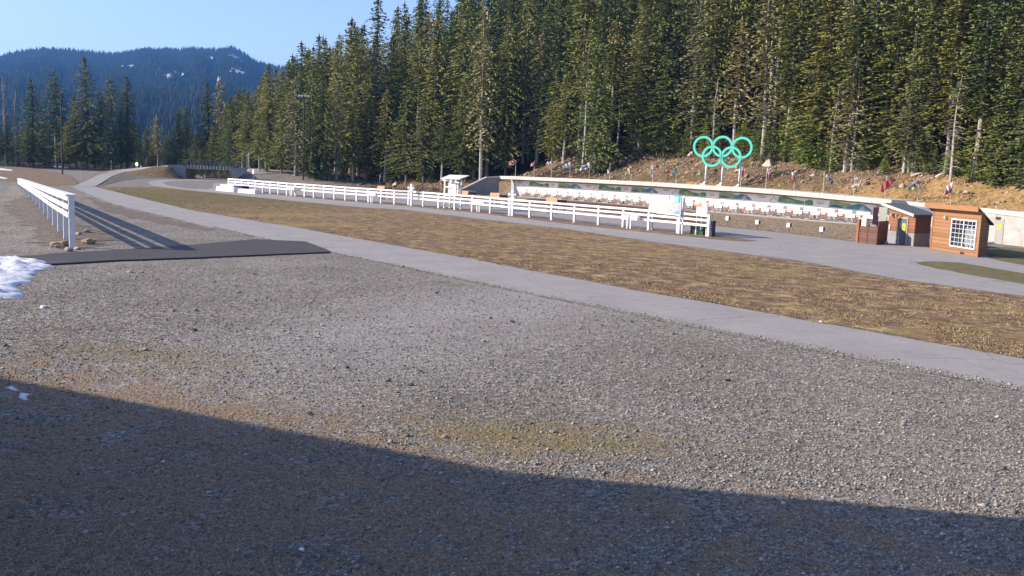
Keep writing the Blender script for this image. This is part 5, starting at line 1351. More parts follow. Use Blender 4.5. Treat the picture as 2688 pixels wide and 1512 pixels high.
def stump(px, py, s, lab, m=DEADWOOD):
    p_ = on_terrain(px, py); t = MB(); n1 = 12; vs = []; rows = [(0, 1.0), (.35, .75), (.7, .45), (1.0, .36), (1.15, .12)]
    for z, r_ in rows:
        for j in range(n1):
            th = 2*math.pi*j/n1; k = 1+.35*math.sin(j*2.3)+.15*math.sin(j*5.1+z*3); vs.append(p_+Vector((math.cos(th)*r_*k*s, math.sin(th)*r_*k*s, z*s*(1+.12*math.sin(j*3.7))-.1)))
    t.add(vs, [(i*n1+j, i*n1+(j+1) % n1, (i+1)*n1+(j+1) % n1, (i+1)*n1+j) for i in range(len(rows)-1) for j in range(n1)])
    o = t.build('stump', m, smooth=True); tag(o, lab, 'stump')
stump(2018, 437, .85, 'large bleached root stump at top of the bank right of the ring sign')
stump(1816, 408, .6, 'grey broken stump at the forest edge left of the ring sign')
stump(1040, 487, .7, 'pale cream root lump behind the long fence, left of the left loudspeaker post')
stump(2452, 458, .35, 'grey stump on the rocky crest above the larger kiosk')
def marker():
    p_ = on_terrain(996, 482); t = MB(); t.tube([p_, p_+Vector((.05, 0, .9)), p_+Vector((0, 0, 1.3))], [.14, .12, .1], 8); t.box(p_+Vector((.12, 0, 1.5)), .16, .05, .32, Vector((1, 0, .5)).normalized())
    o = t.build('marker_post', WHITE); tag(o, 'short bent white marker post at the forest edge behind the long fence', 'post')
marker()

# ---------------------------------------------------------------- conifers
def foliage(name, lo, mid_, hi, lich=0.0):
    m, nt, b = newmat(name)
    g = nt.nodes.new('ShaderNodeNewGeometry'); g.name = 'GEO'; oi = nt.nodes.new('ShaderNodeObjectInfo')
    c = ramp(nt, g.outputs['Random Per Island'], [(0, lo), (.5, mid_), (1, hi)])
    h1 = ramp(nt, oi.outputs['Random'], [(0, (.70, .82, .85)), (.35, (.95, 1.0, .9)), (.7, (1.02, 1.08, .85)), (1, (1.22, 1.14, .95))])
    c = mixc(nt, 1.0, c, h1, 'MULTIPLY')
    n1 = noise_n(nt, .35, 4, .6)
    c = mixc(nt, ramp(nt, n1, [(.5, 0.0), (.68, lich)]), c, (.23, .20, .12))
    nt.links.new(c, b.inputs['Base Color']); b.inputs['Roughness'].default_value = .85; b.inputs['Specular IOR Level'].default_value = .15
    return m
FO = [foliage('needles_olive', (.145, .152, .050), (.212, .217, .070), (.29, .28, .10), .40), foliage('needles_dark', (.09, .118, .044), (.142, .172, .060), (.195, .22, .08), .22),
      foliage('needles_lichen', (.24, .22, .13), (.32, .29, .175), (.41, .375, .24), .6), foliage('needles_young', (.11, .15, .036), (.165, .215, .052), (.23, .28, .075), .0)]
BARK = mat('bark', (.16, .14, .12), .95, .4, 2.5); BARKL = mat('pale_bark', (.33, .31, .28), .9, .3, 2.5)
def conifer(name, h, r, base, nb, droop, seed, fol, bark, power=.85, gap=.12, step=.42, clump=.5, lean=0.0, spray=1.0, bare=0.0):
    rd = random.Random(seed); t = bpy.data.objects.new(name, None); COL.objects.link(t); ROOT[t.name] = Vector(); t['category'] = 'tree'
    mb = MB(); tr = .011*h+.06
    pts = [Vector((lean*(z/h)**2*h*.1+.12*math.sin(z*.25+seed), .1*math.cos(z*.3+seed), z)) for z in np.linspace(-.6, h, 9)]
    mb.tube(pts, [tr*(1-.93*k/8) for k in range(9)], 7)
    def ax(z):
        return Vector((lean*(z/h)**2*h*.1+.12*math.sin(z*.25+seed), .1*math.cos(z*.3+seed), z))
    # dead stubs on the lower trunk
    for k in range(int(10+bare*40)):
        z = h*(.06+(base+bare*.5)*rd.random()); a = rd.uniform(0, 6.28); L = rd.uniform(.5, 1.3)*(1+bare*1.2); p = ax(z)
        q = p+Vector((math.cos(a)*L, math.sin(a)*L, rd.uniform(-.5, .15)*L)); 
        mb.tube([p, p.lerp(q, .6)+Vector((0, 0, .08)), q], [.035, .025, .008], 3, False)
    mb.build('trunk', bark, t)
    V_ = []; F_ = []
    def tri(a, b_, c): 
        n = len(V_); V_.extend((a, b_, c)); F_.append((n, n+1, n+2))
    def quad(a, b_, c, d):
        n = len(V_); V_.extend((a, b_, c, d)); F_.append((n, n+1, n+2)); F_.append((n, n+2, n+3))
    z = base*h
    while z < h*.985:
        f = (z-base*h)/(h*(1-base)); env = (1-f)**power*min(1, .45+f*4)
        Rr = r*env*(1+.25*math.sin(z*1.1+seed)*math.sin(z*.37+seed*2))+.12
        nbr = max(3, int(nb*(.55+.45*(1-f))))
        a0 = rd.uniform(0, 6.28)
        for k in range(nbr):
            if rd.random() < gap: continue
            a = a0+2*math.pi*k/nbr+rd.uniform(-.4, .4); L = Rr*rd.uniform(.55, 1.12); zz = z+rd.uniform(-.2, .2)
            u = Vector((math.cos(a), math.sin(a), 0)); s = Vector((-u.y, u.x, 0)); p0 = ax(zz)
            st = max(1, int(L/clump)); last = None
            for j in range(st+1):
                tt = (j+.35+rd.uniform(-.2, .2))/(st+.6); 
                rise = .10*L*math.sin(min(1, tt*1.6)*1.2)*(.6+f) - droop*L*tt*tt*1.15
                p = p0+u*(L*tt)+Vector((0, 0, rise))
                w = clump*(.80-.25*tt)*spray*rd.uniform(.7, 1.25)*(.65+.35*(1-f)); ln = clump*rd.uniform(.8, 1.3)*spray
                dz = -rd.uniform(.15, .65)*w-.05; tl = rd.uniform(-.35, .35)*w
                tri(p-u*ln*.45, p+s*w+u*ln*.25+Vector((0, 0, dz+tl)), p+u*ln*.55+Vector((0, 0, -.18*ln)))
                tri(p-u*ln*.45, p+u*ln*.55+Vector((0, 0, -.18*ln)), p-s*w+u*ln*.25+Vector((0, 0, dz-tl)))
                if rd.random() < .40:
                    q = s*rd.uniform(-.5, .5)*w
                    tri(p-u*.16+q, p+u*.2+q*1.2, p+q*1.3+u*rd.uniform(-.1, .2)-Vector((0, 0, ln*rd.uniform(.4, .8))))
        z += step*rd.uniform(.7, 1.3)*(1-.35*f)
    top = ax(h*.96); 
    for k in range(5):
        a = rd.uniform(0, 6.28); tri(top+Vector((0, 0, -.1)), top+Vector((math.cos(a)*.25, math.sin(a)*.25, -.25)), top+Vector((.05, 0, h*.04+.3)))
    me = bpy.data.meshes.new('crown'); me.from_pydata([tuple(v) for v in V_], [], F_); me.materials.append(fol)
    o = bpy.data.objects.new('crown', me); COL.objects.link(o); o.parent = t; ROOT[o.name] = Vector()
    t['_h'] = h; return t
PR = []   # (object, kind word, base height)
spec = [('olive', 26, 5.0, .10, 8, .30, FO[0], BARK, .70), ('olive', 24, 4.3, .30, 8, .40, FO[0], BARKL, .60), ('olive', 28, 5.6, .07, 8, .26, FO[0], BARK, .74),
        ('dark green', 27, 5.2, .08, 8, .30, FO[1], BARK, .72), ('dark green', 25, 4.2, .34, 8, .36, FO[1], BARKL, .65), ('dark green', 22, 5.0, .04, 9, .25, FO[1], BARK, .78),
        ('lichen-grey', 26, 3.3, .22, 6, .55, FO[2], BARKL, .42), ('lichen-grey', 23, 3.9, .14, 7, .45, FO[2], BARKL, .55), ('olive', 27, 3.7, .50, 7, .42, FO[0], BARKL, .5), ('dark green', 29, 4.5, .12, 7, .32, FO[1], BARK, .65)]
for i, (w, h, r, ba, nb, dr, fo, bk, pw) in enumerate(spec):
    PR.append((conifer('conifer_tree', h, r, ba, nb, dr, 11+i*3, fo, bk, pw, gap=.12+.05*(i % 3), clump=.56, spray=1.12, step=.46, lean=random.uniform(-.3, .3)), w, h))
YG = []
for i, (h, r, fo) in enumerate(((9, 2.1, FO[3]), (7, 1.8, FO[3]), (11, 2.3, FO[1]), (5, 1.4, FO[3]))):
    YG.append((conifer('young_conifer_tree', h, r, .04, 8, .10, 70+i, fo, BARK, .95, gap=.05, step=.30, clump=.36), ('bright green', 'bright green', 'deep green', 'bright green')[i], h))
def dead(name, h, seed, ln):
    rd = random.Random(seed); t = bpy.data.objects.new(name, None); COL.objects.link(t); ROOT[t.name] = Vector(); t['category'] = 'tree'
    mb = MB(); mb.tube([Vector((.15*math.sin(k*.7+seed)*k/4, 0, h*k/8-.4)) for k in range(9)], [(.012*h)*(1-.85*k/8) for k in range(9)], 7); mb.build('trunk', BARKL, t)
    tp = [Vector((.15*math.sin(k*.7+seed)*k/4, 0, h*k/8-.4)) for k in range(9)]
    def tx(z):
        f = min(7.999, max(0, (z+.4)/h*8)); i = int(f); return tp[i].lerp(tp[i+1], f-i)
    mb = MB()
    for k in range(int(h*5.5)):
        z = h*rd.uniform(.12, .93); a = rd.uniform(0, 6.28); L = ln*(1-z/h*.7)*rd.uniform(.4, 1.1); p = tx(z)
        q = p+Vector((math.cos(a)*L, math.sin(a)*L, -.25*L)); mb.tube([p, p.lerp(q, .5)+Vector((0, 0, .06*L)), q], [.04, .028, .01], 3, False)
        for w in range(2):
            s = p.lerp(q, rd.uniform(.4, .9)); e = s+Vector((rd.uniform(-.4, .4), rd.uniform(-.4, .4), -rd.uniform(.1, .5))); mb.tube([s, e], [.02, .006], 3, False)
    mb.build('bare_branches', mat('grey_twigs', (.30, .26, .23), .9, .3, 2), t)
    return t
DD = [(dead('dead_tree', 20, 3, 2.0), 'bare grey', 20), (dead('dead_tree', 14, 5, 2.6), 'bare grey', 14), (dead('dead_tree', 18, 8, .9), 'bare grey', 18)]
used = set(); TREES = []
def plant(pr, x, y, z, h, rz, row, nm=None, wd=1.0):
    root, word, h0 = pr; sc = h/h0; wx = sc**.75*wd
    if id(root) not in used:
        used.add(id(root)); o = root; o.location = (x, y, z); o.rotation_euler = (0, 0, rz); o.scale = (wx, wx, sc)
    else: o = dup(root, (x, y, z), rz, (wx, wx, sc))
    px, py = proj((x, y, z+h*.4)); TREES.append((o, word, h, px, row, pr in YG, pr in DD)); return o
SIL = [(480, 300), (545, 225), (560, 300), (600, 262), (640, 222), (665, 235), (690, 192), (705, 158), (735, 172), (762, 148), (790, 100), (812, 120), (850, 62), (870, 95), (905, 55), (940, 10), (960, 30), (985, -10), (1030, -90), (1200, -300), (2700, -200)]
def sil(px): return float(np.interp(px, [a[0] for a in SIL], [a[1] for a in SIL]))
cnt = 0
# front fringe placed at photo positions: (px, base py, top py, prototype list, index)
def plantpx(px, pyb, pyt, pr, row=0, Y=None):
    if Y is None: p_ = on_terrain(px, pyb)
    else: p_ = AT(px, pyb, Y); 
    h = zfor(p_.x, p_.y, pyt)-p_.z
    return plant(pr, p_.x, p_.y, p_.z-.1, max(1.5, h), random.uniform(0, 6.28), row, wd=1.3 if row == 9 else (1.15 if row == 2 else 1.0))
LEFT = [(-20, 437, 240, 3, 268), (12, 436, 330, 4, 262), (45, 436, 345, 5, 272), (88, 437, 205, 3, 262), (118, 437, 300, 5, 275), (150, 437, 182, 4, 268), (180, 437, 320, 0, 256), (200, 438, 245, 0, 258), (228, 438, 143, 2, 258), (250, 438, 300, 3, 262), (270, 439, 238, 4, 262),
        (297, 439, 200, 8, 268), (318, 439, 280, 3, 259), (335, 439, 196, 3, 262), (385, 436, 335, 1, 300), (415, 435, 300, 6, 306), (440, 434, 345, 0, 300), (468, 434, 283, 0, 262), (490, 434, 277, 1, 266), (545, 430, 213, 3, 262), (580, 430, 207, 7, 268),
        (515, 432, 350, 5, 258), (560, 431, 330, 0, 254), (605, 432, 250, 3, 258), (625, 433, 230, 0, 250), (365, 437, 372, 5, 290), (400, 437, 385, 0, 285), (530, 434, 385, 0, 250), (75, 437, 330, 0, 258), (165, 437, 300, 3, 262), (285, 439, 310, 5, 256), (20, 437, 300, 9, 280), (-50, 437, 260, 2, 262), (350, 438, 330, 9, 290), (455, 435, 360, 5, 270)]
for px, pb, pt, k, Y in LEFT: plantpx(px, pb, pt, PR[k], 9, Y)
for px, pb, pt, k, Y in ((14, 436, 192, 2, 262), (43, 436, 232, 2, 268)): plantpx(px, pb, pt, DD[k], 9, Y)
# trees just outside the left edge whose shadows fall into the picture
for k in range(22):
    x = -270+k*5.6+random.uniform(-2, 2); y = 225+random.uniform(-14, 34)
    if x > -.60*y: continue
    plant(PR[k % 6], x, y, 0, random.uniform(18, 26), random.uniform(0, 6), 99)
for px_, Y_ in ((512, 216), (528, 222), (545, 215), (562, 224), (580, 217), (596, 222), (612, 218)): plantpx(px_, 462, 425, YG[2], 9, Y_)  # young conifers added to darken the underpass opening
YOUNG = [(1720, 405, 330, 0), (1742, 405, 300, 2), (1800, 408, 320, 2), (1770, 402, 345, 0), (1690, 400, 340, 0), (1565, 392, 330, 3), (1545, 360, 285, 0), (1590, 398, 350, 0), (1655, 398, 290, 2), (2068, 420, 235, 0), (2100, 432, 300, 0), (2160, 448, 320, 2), (2130, 440, 250, 0), (2188, 450, 330, 0),
         (2318, 460, 405, 3), (2260, 452, 330, 2), (2300, 440, 300, 2), (2565, 478, 390, 0), (2540, 480, 420, 3), (2640, 486, 180, 2), (2680, 500, 150, 2), (2610, 492, 215, 2), (1980, 425, 380, 3), (1880, 400, 320, 2), (1935, 405, 330, 0), (1955, 408, 300, 2), (1850, 402, 300, 0), (830, 470, 410, 0), (845, 472, 425, 3), (860, 474, 400, 2), (700, 452, 400, 0), (1130, 480, 440, 0), (1105, 478, 420, 3), (900, 472, 430, 3), (1210, 470, 430, 2),
         (1450, 425, 372, 2), (1390, 425, 385, 0), (1500, 400, 360, 3), (2450, 462, 380, 2), (2400, 455, 330, 2), (2005, 430, 330, 2)]
for k in range(26):
    x_ = random.uniform(1480, 2690); y_ = float(np.interp(x_, [1480, 1600, 1750, 1950, 2100, 2300, 2500, 2690], [408, 395, 398, 408, 432, 455, 472, 498])); YOUNG.append((x_, y_-random.uniform(0, 14), y_-random.uniform(55, 150), random.choice([0, 2, 2, 1])))
for px, pb, pt, k in YOUNG: plantpx(px, pb, pt, YG[k], 1)
BIG = [(2218, 455, 140, 7, 0), (2385, 452, 180, 6, 0), (2372, 452, 240, 7, 0), (2395, 455, 260, 6, 0), (1925, 395, 40, 6, 0), (1815, 390, -20, 6, 0), (1860, 385, -30, 2, 0), (2000, 410, -60, 6, 0), (2065, 415, -40, 4, 0), (2230, 440, -60, 4, 0), (1520, 402, -60, 1, 0), (1600, 395, 40, 8, 0),
       (1245, 468, 140, 2, 0), (1275, 463, 90, 1, 0), (1212, 474, 190, 0, 0), (1303, 440, 120, 8, 0), (1340, 440, 60, 4, 0), (1410, 430, 80, 7, 0), (1010, 478, 230, 1, 0), (1065, 480, 200, 0, 0), (885, 472, 215, 7, 0), (960, 475, 180, 0, 0), (740, 455, 270, 0, 0), (680, 450, 290, 1, 0), (925, 475, 290, 1, 0), (1160, 482, 300, 4, 0), (1110, 480, 250, 0, 0), (1035, 480, 330, 5, 0), (810, 468, 270, 2, 0), (845, 470, 190, 3, 0), (775, 462, 200, 7, 0),
       (2560, 470, -60, 4, 0), (2480, 455, 60, 1, 0), (2420, 450, -80, 0, 0), (2330, 440, -80, 2, 0), (2150, 430, -80, 2, 0), (2660, 480, 20, 2, 0), (2600, 470, 80, 0, 0), (1740, 395, 120, 5, 0), (1680, 392, -60, 0, 0), (1460, 418, -40, 3, 0)]
for px, pb, pt, k, _ in BIG: plantpx(px, pb, pt, PR[k], 2)
for px, pb, pt, k in ((2494, 476, 185, 1), (2388, 60, -100, 0), (1385, 425, 250, 1), (1372, 430, 160, 0), (2235, 452, 150, 1), (2372, 455, 235, 2), (2400, 456, 300, 0), (1870, 400, 200, 2), (1300, 442, 150, 2), (2180, 448, 210, 0), (2610, 480, 240, 1)):
    if pb < 400 and pb > 100: plantpx(px, 330, pt, DD[k], 2)
    elif pb < 100: continue
    else: plantpx(px, pb, pt, DD[k], 2)
# the wooded slope behind
cand = []
for k in range(26): cand.append((wall_pt(random.uniform(-3, 19), -random.uniform(5.5, 14)), 0))
for row in range(13):
    d = 15.5+row*5.6+row*row*.30
    s = -2.0+random.uniform(0, 4)
    while s < WLEN+32+d*.3:
        cand.append((wall_pt(s+random.uniform(-1.5, 1.5), -(d+random.uniform(-2, 2))), row)); s += 5.0+row*.28+random.uniform(-.8, .8)
LF = [Vector((p_[0], p_[1], 0)) for p_ in FOOT[4:9]]
for row in range(10):
    d = 3.5+row*6.3+row*row*.35
    for a, b_ in zip(LF[:-1], LF[1:]):
        u = (b_-a).normalized(); n = Vector((u.y, -u.x, 0)); n = n if n.y > 0 else -n
        s = random.uniform(0, 3)
        while s < (b_-a).length+ (2 if row < 3 else 6):
            cand.append((a+u*(s+random.uniform(-1.2, 1.2))+n*(d+random.uniform(-1.5, 1.5)), row)); s += 5.3+row*.3+random.uniform(-.8, .8)
pts_used = [Vector((t[0].location.x, t[0].location.y, 0)) for t in TREES if t[4] in (0, 2)]
sel = []
for p_, row in cand:
    z = hgt(p_.x, p_.y); px, py = proj((p_.x, p_.y, z))
    if px < 575 or px > 2790 or p_.y < 60: continue
    if any((p_-q).length < 2.8 for q in pts_used): continue
    if py < -30: continue
    pts_used.append(p_.copy()); sel.append((p_, row, z, px))
random.shuffle(sel)
keepn = 298-len([t for t in TREES if t[4] != 99])
sel.sort(key=lambda q: q[1]+random.random()*2.0)
far_sel = sel[keepn:]; sel = sel[:keepn]
for p_, row, z, px in sel:
    H_ = random.uniform(23, 32) if row > 0 else random.uniform(14, 27)
    if px < 1400: H_ = max(H_, random.uniform(24, 36))
    lim = sil(px)+random.uniform(0, 45)*(1 if random.random() < .6 else .1); hm = zfor(p_.x, p_.y, lim)-z
    if hm < 9: continue
    H_ = min(H_, hm)
    w = random.random()
    k = random.choice([0, 1, 2, 8]) if w < .42 else (random.choice([3, 4, 5, 9]) if w < .80 else random.choice([6, 7]))
    plant(PR[k], p_.x, p_.y, z-.2, H_, random.uniform(0, 6.28), 3+row, wd=random.uniform(.75, 1.3))
print('TREES', len(TREES), 'rest', len(far_sel))
# the trees far up the slope that read as one mass
def far_mass():
    vs = []; fs = []; mis = []; off = 0
    for k in range(70):
        px_ = -70+k*10.2+random.uniform(-4, 4); q = AT(px_, 437, random.uniform(282, 330)); far_sel.append((Vector((q.x, q.y, 0)), 0, -.2, -px_-5000))
    for p_, row, z, px in far_sel:
        if px < -4000: H_ = random.uniform(9, 15)
        else: lim = sil(px)+random.uniform(0, 60); H_ = min(random.uniform(24, 34), zfor(p_.x, p_.y, lim)-z)
        if H_ < 8.9: continue
        k = random.choice([0, 1, 2, 3, 4, 5]); cr = [c for c in PR[k][0].children if c.name.startswith('crown')][0]
        me = cr.data; co = np.empty(len(me.vertices)*3, np.float32); me.vertices.foreach_get('co', co); co = co.reshape(-1, 3).copy()
        a = random.uniform(0, 6.28); c, s = math.cos(a), math.sin(a); sc = H_/PR[k][2]
        x = (co[:, 0]*c-co[:, 1]*s)*sc**.75+p_.x; y = (co[:, 0]*s+co[:, 1]*c)*sc**.75+p_.y; zz = co[:, 2]*sc+z
        n = len(co); vs.append(np.stack([x, y, zz], -1)); fs.append(np.arange(n).reshape(-1, 3)+off); off += n; mis.append(np.full(n//3, 0 if k < 3 else 1))
    if vs:
        o = scatter_mesh('hillside_forest', np.concatenate(vs), np.concatenate(fs), [FO[0], FO[1]], mi=np.concatenate(mis)); tag(o, 'dense conifer forest high up the slope behind the nearer trees', 'forest')
far_mass()
# labels: kind + place, with an ordinal inside each cluster
LM = [(-200, 'at the far left edge'), (60, 'left of the left light pole'), (140, 'around the left light pole'), (190, 'right of the left light pole'), (310, 'left of the bridge path'), (430, 'behind the footbridge'), (640, 'right of the footbridge'), (760, 'around the tall black light pole'),
      (840, 'right of the tall black light pole'), (960, 'behind the short white marker post'), (1060, 'behind the left loudspeaker post'), (1130, 'behind the roofed kiosk'), (1240, 'above the sloping wing wall'), (1340, 'above the maple leaf flag'), (1420, 'above the third flag from left'), (1480, 'above the white emblem flags'),
      (1580, 'above the bare flag pole'), (1640, 'above the orange furled flag'), (1700, 'above the lilac furled flag'), (1760, 'above the green white red flag'), (1820, 'behind the left ring'), (1872, 'behind the middle ring'), (1922, 'behind the right ring'), (1975, 'just right of the ring sign'),
      (2050, 'above the salmon furled flag'), (2130, 'above the navy and white flag'), (2200, 'above the pale green flag'), (2290, 'above the bright red flag'), (2370, 'above the blue green yellow flag'), (2450, 'above the larger kiosk roof'), (2560, 'right of the larger kiosk'), (2650, 'at the far right edge')]
ORD = ['first', 'second', 'third', 'fourth', 'fifth', 'sixth', 'seventh', 'eighth', 'ninth', 'tenth', 'eleventh', 'twelfth']
cl = {}
for o, word, h, px, row, yg, dd in TREES:
    if row == 99: key = (word, 'outside the left edge of the picture', 'tall conifer')
    else:
        pl = [l for x_, l in LM if px >= x_][-1]
        rw = '' if row in (9,) else ('forest edge' if row in (0, 1, 2) or row == 3 else ('front rows' if row <= 5 else ('mid slope' if row <= 8 else 'high slope')))
        kd = 'young conifer' if yg else ('dead tree' if dd else ('tall conifer' if h > 20 else 'conifer'))
        key = (word, (rw+' '+pl).strip(), kd)
    cl.setdefault(key, []).append((px, o))
for (word, pl, kd), lst in cl.items():
    lst.sort(key=lambda q: q[0])
    for i, (px, o) in enumerate(lst):
        if len(lst) == 1: o['label'] = f'{word} {kd} {pl}'
        else: o['label'] = f'{ORD[min(i, 11)]} {word} {kd} from left, {pl}'
        o['category'] = 'tree'; o['group'] = 'young conifers along the forest edge' if kd == 'young conifer' else ('dead trees in the forest' if kd == 'dead tree' else 'conifers of the wooded hillside' if px > 600 else 'conifers of the left stand')
        if '_h' in o: del o['_h']
# unused prototypes out of the scene
for pr in PR+YG+DD:
    if id(pr[0]) not in used:
        for c in list(pr[0].children): bpy.data.objects.remove(c)
        bpy.data.objects.remove(pr[0])
# undergrowth on the forest floor: low shrubs and brush as one mass
n = 5200; T = []
for i in range(n):
    if random.random() < .55: p_ = wall_pt(random.uniform(-14, WLEN+22), -(12.5+random.random()**1.5*16))
    else:
        k = random.random(); a = Vector((-9, 171, 0)).lerp(Vector((-112, 300, 0)), k); p_ = Vector((a.x+random.uniform(-4, 10), a.y+random.uniform(-3, 12), 0))
    T.append((p_.x, p_.y, hgt(p_.x, p_.y)))
for i in range(1500): T.append((random.uniform(-69, -54), random.uniform(203, 222), 0.0))  # dark brush added behind the bridge as shading for the underpass
T = np.array(T); reps = 7; P = np.repeat(T, reps, 0)+rng.normal(0, [.45, .45, .02], (len(T)*reps, 3)); 
blades('undergrowth', P, .15, .8, .10, [(0, (.02, .03, .012)), (.4, (.05, .06, .02)), (.8, (.11, .07, .035)), (1, (.22, .12, .07))], 'low green and rust brown undergrowth at the forest edge', .9)

# ---------------------------------------------------------------- far mountain with its forest
RIDGE = [(-300, 215), (0, 158), (40, 144), (73, 139), (125, 134), (200, 137), (250, 143), (313, 146), (350, 139), (386, 134), (430, 134), (470, 137), (500, 132), (560, 135), (595, 131), (615, 131), (636, 144), (668, 165), (700, 175), (730, 180), (800, 190), (1000, 230), (1300, 260), (1700, 300)]
def mpoint(px, t):
    """t = 0 foot, 1 ridge"""
    yr = float(np.interp(px, [a[0] for a in RIDGE], [a[1] for a in RIDGE]))
    Y = lerp(620, 3300, t)
    foot_z = 0.0; pr = AT(px, yr, 3300)
    prof = .05*t+.95*t**1.25
    p_ = AT(px, 400, Y)
    z = pr.z*prof+(1-abs(2*t-1))*18*noise.noise(Vector((px*.012, t*5, 1)))+(1-t)*0
    nn = noise.noise(Vector((px*.02, t*3.0, 6)))*26*math.sin(math.pi*t)
    return Vector((p_.x, Y, z+nn-2))
mb = MB(); NX, NT = 130, 46; vs = []
pxs = np.linspace(-300, 1700, NX)
for j in range(NT+1):
    for x in pxs: vs.append(mpoint(x, j/NT))
for x in pxs:
    q = mpoint(x, 1); vs.append(Vector((q.x*1.2, q.y+900, -5)))
mb.add(vs, [(j*NX+i, j*NX+i+1, (j+1)*NX+i+1, (j+1)*NX+i) for j in range(NT+1) for i in range(NX-1)])
MF, nt, b = newmat('mountain_forest_floor'); f = noise_n(nt, .02, 6, .7)
nt.links.new(ramp(nt, f, [(.3, (.010, .016, .012)), (.7, (.028, .036, .022))]), b.inputs['Base Color']); b.inputs['Roughness'].default_value = 1; b.inputs['Specular IOR Level'].default_value = 0
mo = mb.build('mountain', MF, smooth=True); mo['kind'] = 'structure'
n = 30000; px = rng.uniform(-60, 1000, n); t = np.sqrt(rng.uniform(0, 1.0, n)); t[:900] = .985+.02*rng.random(900); t = t.clip(0.01, 1.0)
px[:900] = rng.uniform(-60, 900, 900)
C_ = np.array([mpoint(a, b_) for a, b_ in zip(px, t)]); m = len(C_); h = rng.uniform(9, 18, m)*np.where(t < .3, .8, 1.0); h[:900] = rng.uniform(9, 22, 900); r = h*rng.uniform(.13, .2, m)
ang = np.arange(5)/5*2*np.pi; ring = np.stack([np.cos(ang), np.sin(ang), np.zeros(5)], -1)
base = C_[:, None, :]+ring[None]*r[:, None, None]; tip = C_+np.stack([np.zeros(m), np.zeros(m), h], -1)
vv = np.concatenate([base, tip[:, None, :]], 1); ff = np.array([(i, (i+1) % 5, 5) for i in range(5)])[None]+(np.arange(m)*6)[:, None, None]
MT2, nt, b = newmat('mountain_conifers'); g = nt.nodes.new('ShaderNodeNewGeometry')
nt.links.new(ramp(nt, g.outputs['Random Per Island'], [(0, (.012, .018, .012)), (.6, (.024, .032, .02)), (1, (.055, .055, .032))]), b.inputs['Base Color']); b.inputs['Roughness'].default_value = 1; b.inputs['Specular IOR Level'].default_value = 0
o = scatter_mesh('distant_forest', vv.reshape(-1, 3), ff.reshape(-1, 3), MT2); tag(o, 'dark blue conifer forest covering the distant mountain', 'forest')
def msnow(px0, px1, t0, t1, seed, lab):
    mb = MB(); n = 12; vs = []; ok = {}
    for j in range(n+1):
        for i in range(n+1):
            fx, ft = i/n, j/n; q = mpoint(lerp(px0, px1, fx), lerp(t0, t1, ft))+Vector((0, -14, 16)); vs.append(q)
            ok[(j, i)] = (1-math.hypot(fx*2-1, ft*2-1))+1.1*noise.noise(Vector((fx*5+seed, ft*5, seed))) > .40
    fs = [(j*(n+1)+i, j*(n+1)+i+1, (j+1)*(n+1)+i+1, (j+1)*(n+1)+i) for j in range(n) for i in range(n) if ok[(j, i)] and ok[(j+1, i+1)]]
    if not fs: return
    mb.add(vs, fs); o = mb.build('mountain_snow', mat('old_snow', (.42, .45, .5), .9, .2, .2)); tag(o, lab, 'snow')
def tof(px, py):
    lo, hi = 0.0, 1.0
    for _ in range(30):
        m_ = (lo+hi)/2
        if proj(mpoint(px, m_))[1] > py: lo = m_
        else: hi = m_
    return lo
for k, (x0, x1, y0, y1, lab) in enumerate(((438, 460, 228, 210, 'largest snow patch in the middle of the distant mountain'), (458, 478, 213, 205, 'thin snow patch right of the largest one on the mountain'), (482, 490, 222, 208, 'small upright snow patch at mid height of the mountain'), (598, 645, 172, 158, 'long snow field below the right end of the ridge'),
        (340, 362, 195, 187, 'narrow snow streak left of centre on the mountain'), (555, 565, 175, 163, 'tiny snow spot below the ridge at right'), (608, 650, 222, 196, 'broken snow field behind the treetops at the right foot of the mountain'), (570, 585, 240, 220, 'snow spot between the treetops at right'), (326, 335, 194, 188, 'tiny snow dot left of the narrow streak'))):
    msnow(x0, x1, tof((x0+x1)/2, y0), tof((x0+x1)/2, y1), k*1.7, lab)

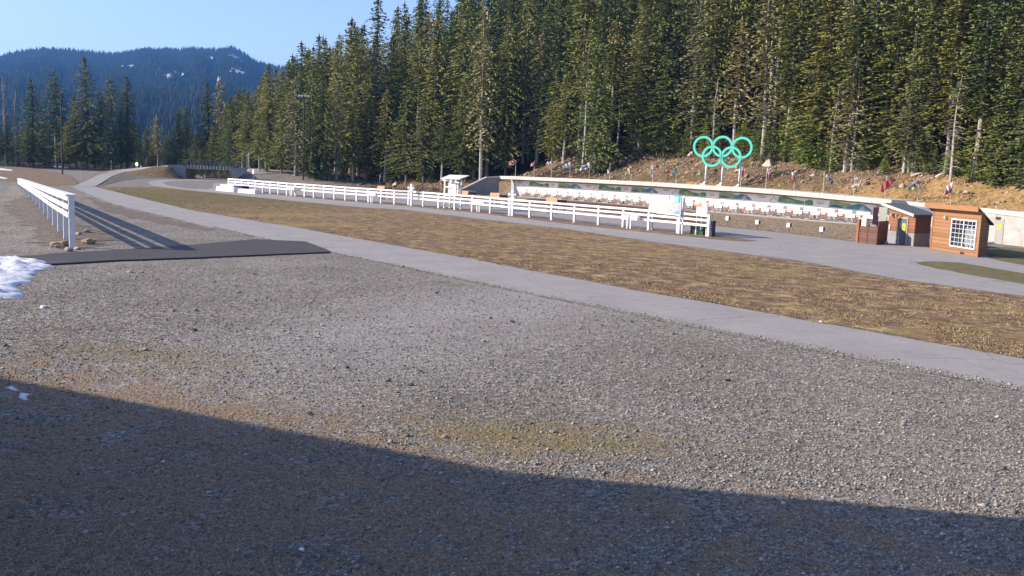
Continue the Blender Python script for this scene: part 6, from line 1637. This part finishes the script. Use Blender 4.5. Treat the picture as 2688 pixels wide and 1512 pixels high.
# ---------------------------------------------------------------- the lodge beside the camera that shades the foreground
def lodge():
    EH = 7.0; sh = Vector((math.sin(SHADOW_AZ), math.cos(SHADOW_AZ), 0))*(EH/math.tan(SUN_EL))
    q = [G(-700, 850), G(0, 990), G(1344, 1240), G(2688, 1362), G(3500, 1440)]
    E_ = [p_-sh for p_ in q]; E_ = E_[:4]+[E_[3]+(E_[3]-E_[2]).normalized()*.6]
    t = thing('lodge', 'two-storey timber lodge just outside the left edge casting the foreground shadow', 'building', Vector((E_[2].x, E_[2].y-4, 0)))
    bk = Vector((-.25, -1, 0)).normalized()
    mb = MB(); 
    for a, b_ in zip(E_[:-1], E_[1:]):
        mb.prism([a+Vector((0, 0, EH-.2)), b_+Vector((0, 0, EH-.2)), b_+bk*9+Vector((0, 0, EH+2)), a+bk*9+Vector((0, 0, EH+2))], Vector((0, 0, .2)))
    mb.build('roof', ROOFG, t)
    mb = MB()
    for a, b_ in zip(E_[:-1], E_[1:]):
        a2, b2 = a+bk*.9, b_+bk*.9
        mb.prism([Vector((a2.x, a2.y, -.1)), Vector((b2.x, b2.y, -.1)), Vector((b2.x, b2.y, EH)), Vector((a2.x, a2.y, EH))], bk*7)
    mb.build('wall', CEDAR2, t)
lodge()
# ---------------------------------------------------------------- haze
def haze():
    m = bpy.data.materials.new('haze_air'); m.use_nodes = True; nt = m.node_tree
    nt.nodes.remove(nt.nodes['Principled BSDF']); v = nt.nodes.new('ShaderNodeVolumePrincipled')
    v.inputs['Color'].default_value = (.13, .38, .92, 1); v.inputs['Density'].default_value = HAZE; v.inputs['Anisotropy'].default_value = .1
    nt.links.new(v.outputs[0], nt.nodes['Material Output'].inputs['Volume'])
    mb = MB(); x0, x1, y0, y1, z0, z1 = -4300, 4300, -310, 5300, -6.5, 560
    mb.box(((x0+x1)/2, (y0+y1)/2, (z0+z1)/2), (x1-x0)/2, (y1-y0)/2, (z1-z0)/2)
    o = mb.build('haze', m); o['kind'] = 'stuff'; o.display_type = 'WIRE'
HAZE = 1.3e-4
haze()
